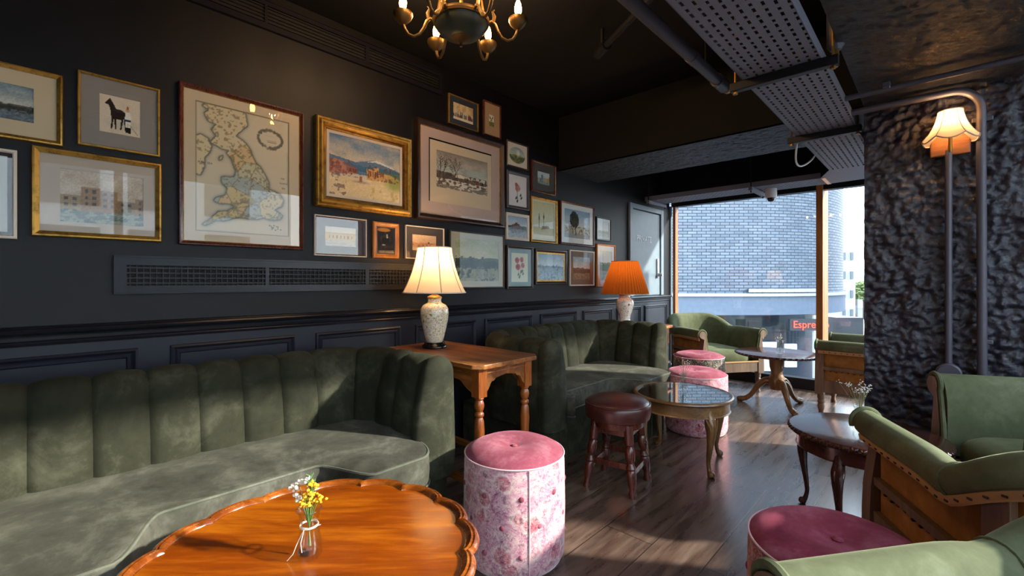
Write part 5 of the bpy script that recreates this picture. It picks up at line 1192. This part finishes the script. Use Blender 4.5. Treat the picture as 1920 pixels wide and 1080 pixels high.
# small glass vases
def vase(name, label, x, y, z, H=.115, R_=.026, wet=.0, cat='vase'):
    t = thing(name, label, cat, (x, y, z))
    prof = [(0, .002), (R_ * .85, .002), (R_, .010), (R_ * .98, H * .3), (R_ * .72, H * .62), (R_ * .66, H * .76), (R_ * .86, H * .95), (R_ * .98, H)]
    MB().lathe(prof + [(R_ * .98 - .0025, H), (R_ * .86 - .0025, H * .95), (R_ * .66 - .0025, H * .76), (R_ * .72 - .0025, H * .62), (R_ * .98 - .003, H * .3), (R_ - .004, .014), (0, .012)], n=32, cap=False).build('glass', 'vaseglass', t)
    MB().tube([(R_ * .97 * math.cos(2 * PI * k / 28), R_ * .97 * math.sin(2 * PI * k / 28), H) for k in range(28)], .0018, 6, True).build('lip', 'vaseglass', t)
    return t
v1 = vase('glass_vase', 'small glass vase tied with twine standing on the golden table', 1.383, .454, .489, .115, .029)
mb = MB(); mb.tube([(.0205 * math.cos(2 * PI * k / 24), .0205 * math.sin(2 * PI * k / 24), .078 + .001 * math.sin(k)) for k in range(24)], .0011, 6, True); mb.tube([(.0205 * math.cos(2 * PI * k / 24), .0205 * math.sin(2 * PI * k / 24), .0755) for k in range(24)], .0011, 6, True)
mb.tube([(.014, -.018, .077), (.008, -.03, .05), (-.004, -.036, .02), (-.018, -.044, .002)], .0009, 6); mb.tube([(.014, -.018, .077), (.028, -.006, .083), (.04, .01, .088)], .0009, 6); mb.tube([(.014, -.018, .077), (.018, -.027, .05), (.022, -.026, .03)], .0009, 6)
mb.build('twine_bow', 'twine', v1)
def sprig(name, label, x, y, z, specs, cat='flower'):
    t = thing(name, label, cat, (x, y, z))
    for s_ in specs: s_(t)
    return t
def stems(t, tips, m='stem', r=.0012, z0=.02):
    mb = MB()
    for (a, b, c) in tips: mb.tube([(-a * .10, -b * .10, z0), (a * .05, b * .05, .07), (a * .45, b * .45, .07 + (c - .07) * .5), (a, b, c)], r, 5)
    return mb.build('stem', m, t)
def blooms(t, name, tips, m, n, spread, r):
    mb = MB()
    for (a, b, c) in tips:
        for k in range(n): mb.ball((a + rnd.gauss(0, spread), b + rnd.gauss(0, spread), c + rnd.gauss(0, spread * .9)), r * rnd.uniform(.7, 1.2), 6, 5, .8)
    return mb.build(name, m, t)
yt = [(.018 + rnd.uniform(-.012, .02), rnd.uniform(-.02, .02), .125 + rnd.uniform(0, .045)) for _ in range(9)]; ct = [(-.032, -.012, .165), (-.022, -.026, .158), (-.036, -.02, .15), (-.015, .0, .172), (-.012, -.02, .14)]; gt = [(.0, .004, .19), (.006, .0, .178), (-.004, .01, .17)]
yt = [(a * 1.0 + .0, b, c) for a, b, c in yt]
def fl1(t):
    stems(t, yt); blooms(t, 'yellow_blossom', yt, 'yellow', 7, .006, .0042)
def fl2(t): stems(t, ct, 'drystem'); blooms(t, 'cream_blossom', ct, 'cream_flower', 6, .005, .0048)
def fl3(t):
    mb = MB()
    for (a, b, c) in gt:
        for k in range(16):
            z = .11 + (c - .11) * k / 16; q = k * 2.4; mb.tube([(a * z / c, b * z / c, z), (a * z / c + .011 * math.cos(q), b * z / c + .011 * math.sin(q), z + .008)], .0009, 4)
    stems(t, gt); mb.build('leaf', 'leafgreen', t)
sprig('flower_posy', 'little posy of yellow and cream flowers in the twine tied vase', 1.383, .454, .496, (fl1, fl2, fl3))
vase('glass_vase', 'small clear glass vase on the glass topped walnut table', 1.283, 2.892, .436, .115, .026)
def gyps(n, sp, h):
    tips = [(rnd.gauss(0, sp), rnd.gauss(0, sp), h + rnd.gauss(0, .015)) for _ in range(n)]
    return lambda t: (stems(t, tips, 'drystem', .0007, .01), blooms(t, 'gypsophila_blossom', tips, 'gyp', 5, .006, .0026))
sprig('gypsophila_sprig', 'sparse white gypsophila in the vase on the glass topped table', 1.283, 2.892, .446, (gyps(9, .035, .155),))
vase('glass_vase', 'small glass vase with clear water on the window pedestal table', 1.457, 4.60, .496, .12, .034)
mb = MB(); mb.lathe([(0, .012), (.028, .012), (.03, .03), (.026, .055), (0, .055)], n=24, cap=False)
sprig('gypsophila_sprig', 'white gypsophila in the vase on the window pedestal table', 1.457, 4.60, .508, (gyps(8, .016, .125),))
vase('glass_vase', 'glass vase on the dark mahogany table hidden behind the armchair roll', 2.215, 2.66, .45, .115, .026)
sprig('gypsophila_sprig', 'dense white gypsophila rising above the foreground armchair arm', 2.215, 2.66, .462, (gyps(22, .032, .185),))

# ---------------------------------------------------------------- the street outside
def V(lat, dep): return (CAM[0] + RX * lat + FX * dep, CAM[1] + RY * lat + FY * dep)
def brick():
    n = N('painted_grey_brick'); uv = n.new('ShaderNodeUVMap'); uv.uv_map = 'UVMap'
    br = n.new('ShaderNodeTexBrick', offset=.5); br.inputs['Scale'].default_value = 1; br.inputs['Brick Width'].default_value = .235; br.inputs['Row Height'].default_value = .075; br.inputs['Mortar Size'].default_value = .010; br.inputs['Mortar Smooth'].default_value = .2; br.inputs['Bias'].default_value = -.1
    br.inputs['Color1'].default_value = hx('#65707e'); br.inputs['Color2'].default_value = hx('#7b8796'); br.inputs['Mortar'].default_value = hx('#222831')
    n.link(uv.outputs[0], br.inputs['Vector']); f = n.noise(n.coord(), 1.2, 5)
    n.set(color=n.mix(n.ramp(f, [(.35, 0.0), (.7, .35)]), br.outputs['Color'], '#4e5866'), rough=.5); n.bump(n.math('SUBTRACT', 1.0, br.outputs['Fac']), .5, .01); return n.m
M['brick'] = brick()
M['render'] = paint('smooth_grey_render', '#5f6a7a', .6); M['ledge'] = paint('pale_stone_ledge', '#a2acb5', .6)
M['shop_glass'] = plain('dark_shop_glass', '#2b3440', .08); M['shop_dark'] = plain('dark_shop_interior', '#222026', .6); M['shop_panel'] = plain('white_shop_panel', '#c9d0d4', .5); M['shop_brown'] = plain('brown_shop_panel', '#4d3a34', .6)
M['pale_concrete'] = paint('pale_concrete', '#a9b0b6', .8); M['white_render'] = paint('white_render', '#d4d9dc', .7); M['win_dark'] = plain('dark_window', '#5c666f', .3); M['win_pale'] = plain('pale_window', '#a9b6c0', .3)
M['asphalt'] = paint('asphalt', '#55585c', .9); M['foliage'] = plain('green_foliage', '#7b8b58', .8); M['bark'] = plain('bark', '#4a3d30', .9); M['van'] = plain('dark_blue_paint', '#2c333e', .3); M['red_panel'] = plain('red_panel', '#8f3c40', .5); M['tyre'] = plain('tyre', '#111111', .7); M['canopy'] = plain('cream_canopy', '#d8c7b0', .7)
struct('ground_street', MB().add([(-90, 6.2, -4.2), (220, 6.2, -4.2), (220, 330, -4.2), (-90, 330, -4.2)], [(0, 1, 2, 3)]), 'asphalt', smooth=0)
struct('ground_side_street', MB().add([(4.2, -60, -4.21), (90, -60, -4.21), (90, 6.2, -4.21), (4.2, 6.2, -4.21)], [(0, 1, 2, 3)]), 'asphalt', smooth=0)
# round-cornered brick building
o0 = V(5.88, 11.3)
t = thing('brick_building', 'grey painted brick building with rounded corner outside the back window', 'building', (o0[0], o0[1], -4.2))
DR = 4.8
pl = [(-9.0, 0)] + [(-9.0 + 9.0 * k / 12, 0) for k in range(1, 13)] + [(DR * math.sin(a), DR - DR * math.cos(a)) for a in [PI / 2 * 1.25 * k / 40 for k in range(1, 41)]]
def tow(lat, dep, z): return (RX * lat + FX * dep, RY * lat + FY * dep, z)
def wallstrip(pl, z0, z1, off, name, m, par, uv=True):
    nr = normals(pl, False); v, f, uvs = [], [], []; s_ = 0; acc = [0]
    for a, b in zip(pl, pl[1:]): s_ += math.hypot(b[0] - a[0], b[1] - a[1]); acc.append(s_)
    for (a, b), (nx, ny), q in zip(pl, nr, acc):
        for z in (z0, z1): v.append(tow(a + nx * off, b + ny * off, z + 4.2)); uvs.append((q, z))
        for z in (z1, z0): v.append(tow(a + nx * (off - .3), b + ny * (off - .3), z + 4.2)); uvs.append((q, z))
    for i in range(len(pl) - 1):
        for k in range(4): f.append((4 * i + k, 4 * (i + 1) + k, 4 * (i + 1) + (k + 1) % 4, 4 * i + (k + 1) % 4))
    mb = MB(); mb.add(v, f); o = mb.build(name, m, par, smooth=30, fix=True)
    u = o.data.uv_layers.new(name='UVMap')
    for l in o.data.loops: u.data[l.index].uv = uvs[l.vertex_index]
    return o
wallstrip(pl, .78, 9.5, 0, 'brick_wall', 'brick', t)
wallstrip(pl, .30, .79, .05, 'render_band', 'render', t)
wallstrip(pl, .77, .84, .12, 'stone_ledge', 'ledge', t)
wallstrip([p for p in pl if p[0] > -.75 and p[0] < 2.2], .87, .95, .10, 'window_sill', 'ledge', t)
wallstrip([(-9, .5)] + [(DR - .5) and ((DR - .6) * math.sin(a), DR - (DR - .6) * math.cos(a)) for a in [PI / 2 * 1.25 * k / 40 for k in range(0, 41)]], -4.2, .32, 0, 'shop_front', 'shop_glass', t)
for k, (la, w_, z0, z1, m, dz) in enumerate(((-1.9, .5, -2.6, -.5, 'shop_brown', .3), (-.55, .35, -2.6, -.45, 'shop_brown', .25), (.35, .30, -2.6, -.6, 'shop_dark', .3), (-.2, .32, -2.0, -1.15, 'shop_panel', .22), (.75, .45, -1.9, -1.15, 'shop_panel', .2), (1.35, .3, -1.8, -1.2, 'shop_panel', .2), (-1.2, .4, -1.9, -1.1, 'shop_panel', .24), (1.9, .06, -4.0, -.45, 'ledge', .3), (-2.6, .06, -4.0, -.45, 'ledge', .2))):
    mb = MB(); c = tow(la, .5 - dz + .1, 0); mb.box((c[0], c[1], (z0 + z1) / 2 + 4.92), (w_, .06, z1 - z0), TH); mb.build('shop_panel', m, t, smooth=0)
c = tow(1.80, .30, 0); mb = MB(); mb.box((c[0], c[1], .03 + 4.2), (1.10, .08, .30), TH); sg = mb.build('shop_sign', 'van', t, smooth=0)
c = tow(1.78, .24, 0); text('sign_lettering', 'Espresso', .26, 'neon', sg, (c[0], c[1], .03 + 4.2), (PI / 2, 0, TH), .004)

def block(name, label, cat, lat, dep, w_, d_, z0, z1, m, cols, rows, wm, grp=None, inset=.06, ww=.55, wh=.55):
    o = V(lat, dep); t = thing(name, label, cat, (o[0], o[1], z0), TH, grp)
    MB().box((0, d_ / 2, (z1 - z0) / 2), (w_, d_, z1 - z0)).build('wall', m, t, smooth=0)
    for i in range(cols):
        for j in range(rows):
            cw, ch = w_ / cols, (z1 - z0) / rows
            MB().box((-w_ / 2 + cw * (i + .5), -.02, ch * (j + .5)), (cw * ww, .1, ch * wh)).build('window', wm, t, smooth=0)
    return t
block('tower_block', 'pale tower block far off against the white sky', 'building', 75.5, 100, 2.6, 6, -4.2, 16.5, 'pale_concrete', 2, 12, 'win_pale')
M['grey_render'] = paint('grey_render', '#9aa3aa', .7)
block('white_building', 'white stepped building beyond the brick corner', 'building', 29.8, 40, 1.35, 4, -4.2, 4.2, 'grey_render', 2, 5, 'win_dark', None, .06, .35, .4)
block('kiosk', 'dark street kiosk with red panel outside beyond the timber post', 'kiosk', 12.0, 16.0, .95, 1.2, -4.2, -.15, 'van', 1, 1, 'red_panel', None, .06, .5, .06)
block('low_building', 'distant low pale blue office block on the skyline', 'building', 69, 90, 4.4, 8, -4.2, 3.6, 'win_pale', 4, 3, 'pale_concrete')
block('shop_unit', 'dark shop unit below the green tree across the road', 'building', 38.9, 52, 2.0, 2, -4.2, -.1, 'win_dark', 2, 2, 'shop_brown')
o = V(37.9, 48.5); t = thing('street_tree', 'pale green tree beyond the street outside', 'tree', (o[0], o[1], -4.2))
MB().lathe([(.14, 0), (.1, 4.0)], n=10).build('trunk', 'bark', t)
mb = MB()
for k in range(420):
    a, b = rnd.uniform(0, 6.28), rnd.uniform(-1, 1); q = 1.25 * rnd.random() ** .4; mb.ball((q * math.sqrt(1 - b * b) * math.cos(a), q * math.sqrt(1 - b * b) * math.sin(a), 4.3 + q * b * .9), .16, 5, 4, .6)
mb.build('crown', 'foliage', t, smooth=0)
o = V(14.9, 19.5); t = thing('market_stall', 'cream canopied stall in the sunny street outside', 'stall', (o[0], o[1], -4.2), TH)
mb = MB(); mb.add([(-.75, -.6, 2.9), (.75, -.6, 2.9), (.75, .6, 2.9), (-.75, .6, 2.9), (-.4, 0, 3.7), (.4, 0, 3.7)], [(0, 1, 5, 4), (1, 2, 5), (2, 3, 4, 5), (3, 0, 4), (3, 2, 1, 0)]); mb.build('canopy', 'canopy', t, smooth=0)
MB().box((0, 0, .5), (1.4, 1.0, 1.0)).build('counter', 'white_render', t, smooth=0)
for a in (-.7, .7):
    for b in (-.55, .55): MB().lathe([(.03, 0), (.03, 2.9)], (a, b, 0), 8).build('post', 'steel', t)

# office block across the side street, seen mirrored in the picture glass
t = thing('office_block', 'tall pale office block with window rows across the side street', 'building', (17.5, -9.0, -4.2), 0)
MB().bx(0, 6, -16, 16.5, 0, 9.6).build('wall', 'white_render', t, smooth=0)
for i in range(14):
    y = -15.2 + i * 2.2
    for j in range(4): MB().bx(-.06, .05, y, y + 1.5, .9 + 2.3 * j, 2.5 + 2.3 * j).build('window', 'win_dark', t, smooth=0)
# unseen tall block, added to keep the sun off the brick building
t = thing('shading_block', 'unseen tall grey block added to shade the brick building', 'building', (17.5, 20.3, -4.2), 0)
MB().bx(0, 6, 0, 18, 0, 20).build('wall', 'grey_render', t, smooth=0)
for i in range(8):
    for j in range(7): MB().bx(-.06, .05, .8 + i * 2.2, 2.2 + i * 2.2, 1.0 + 2.6 * j, 2.6 + 2.6 * j).build('window', 'win_dark', t, smooth=0)
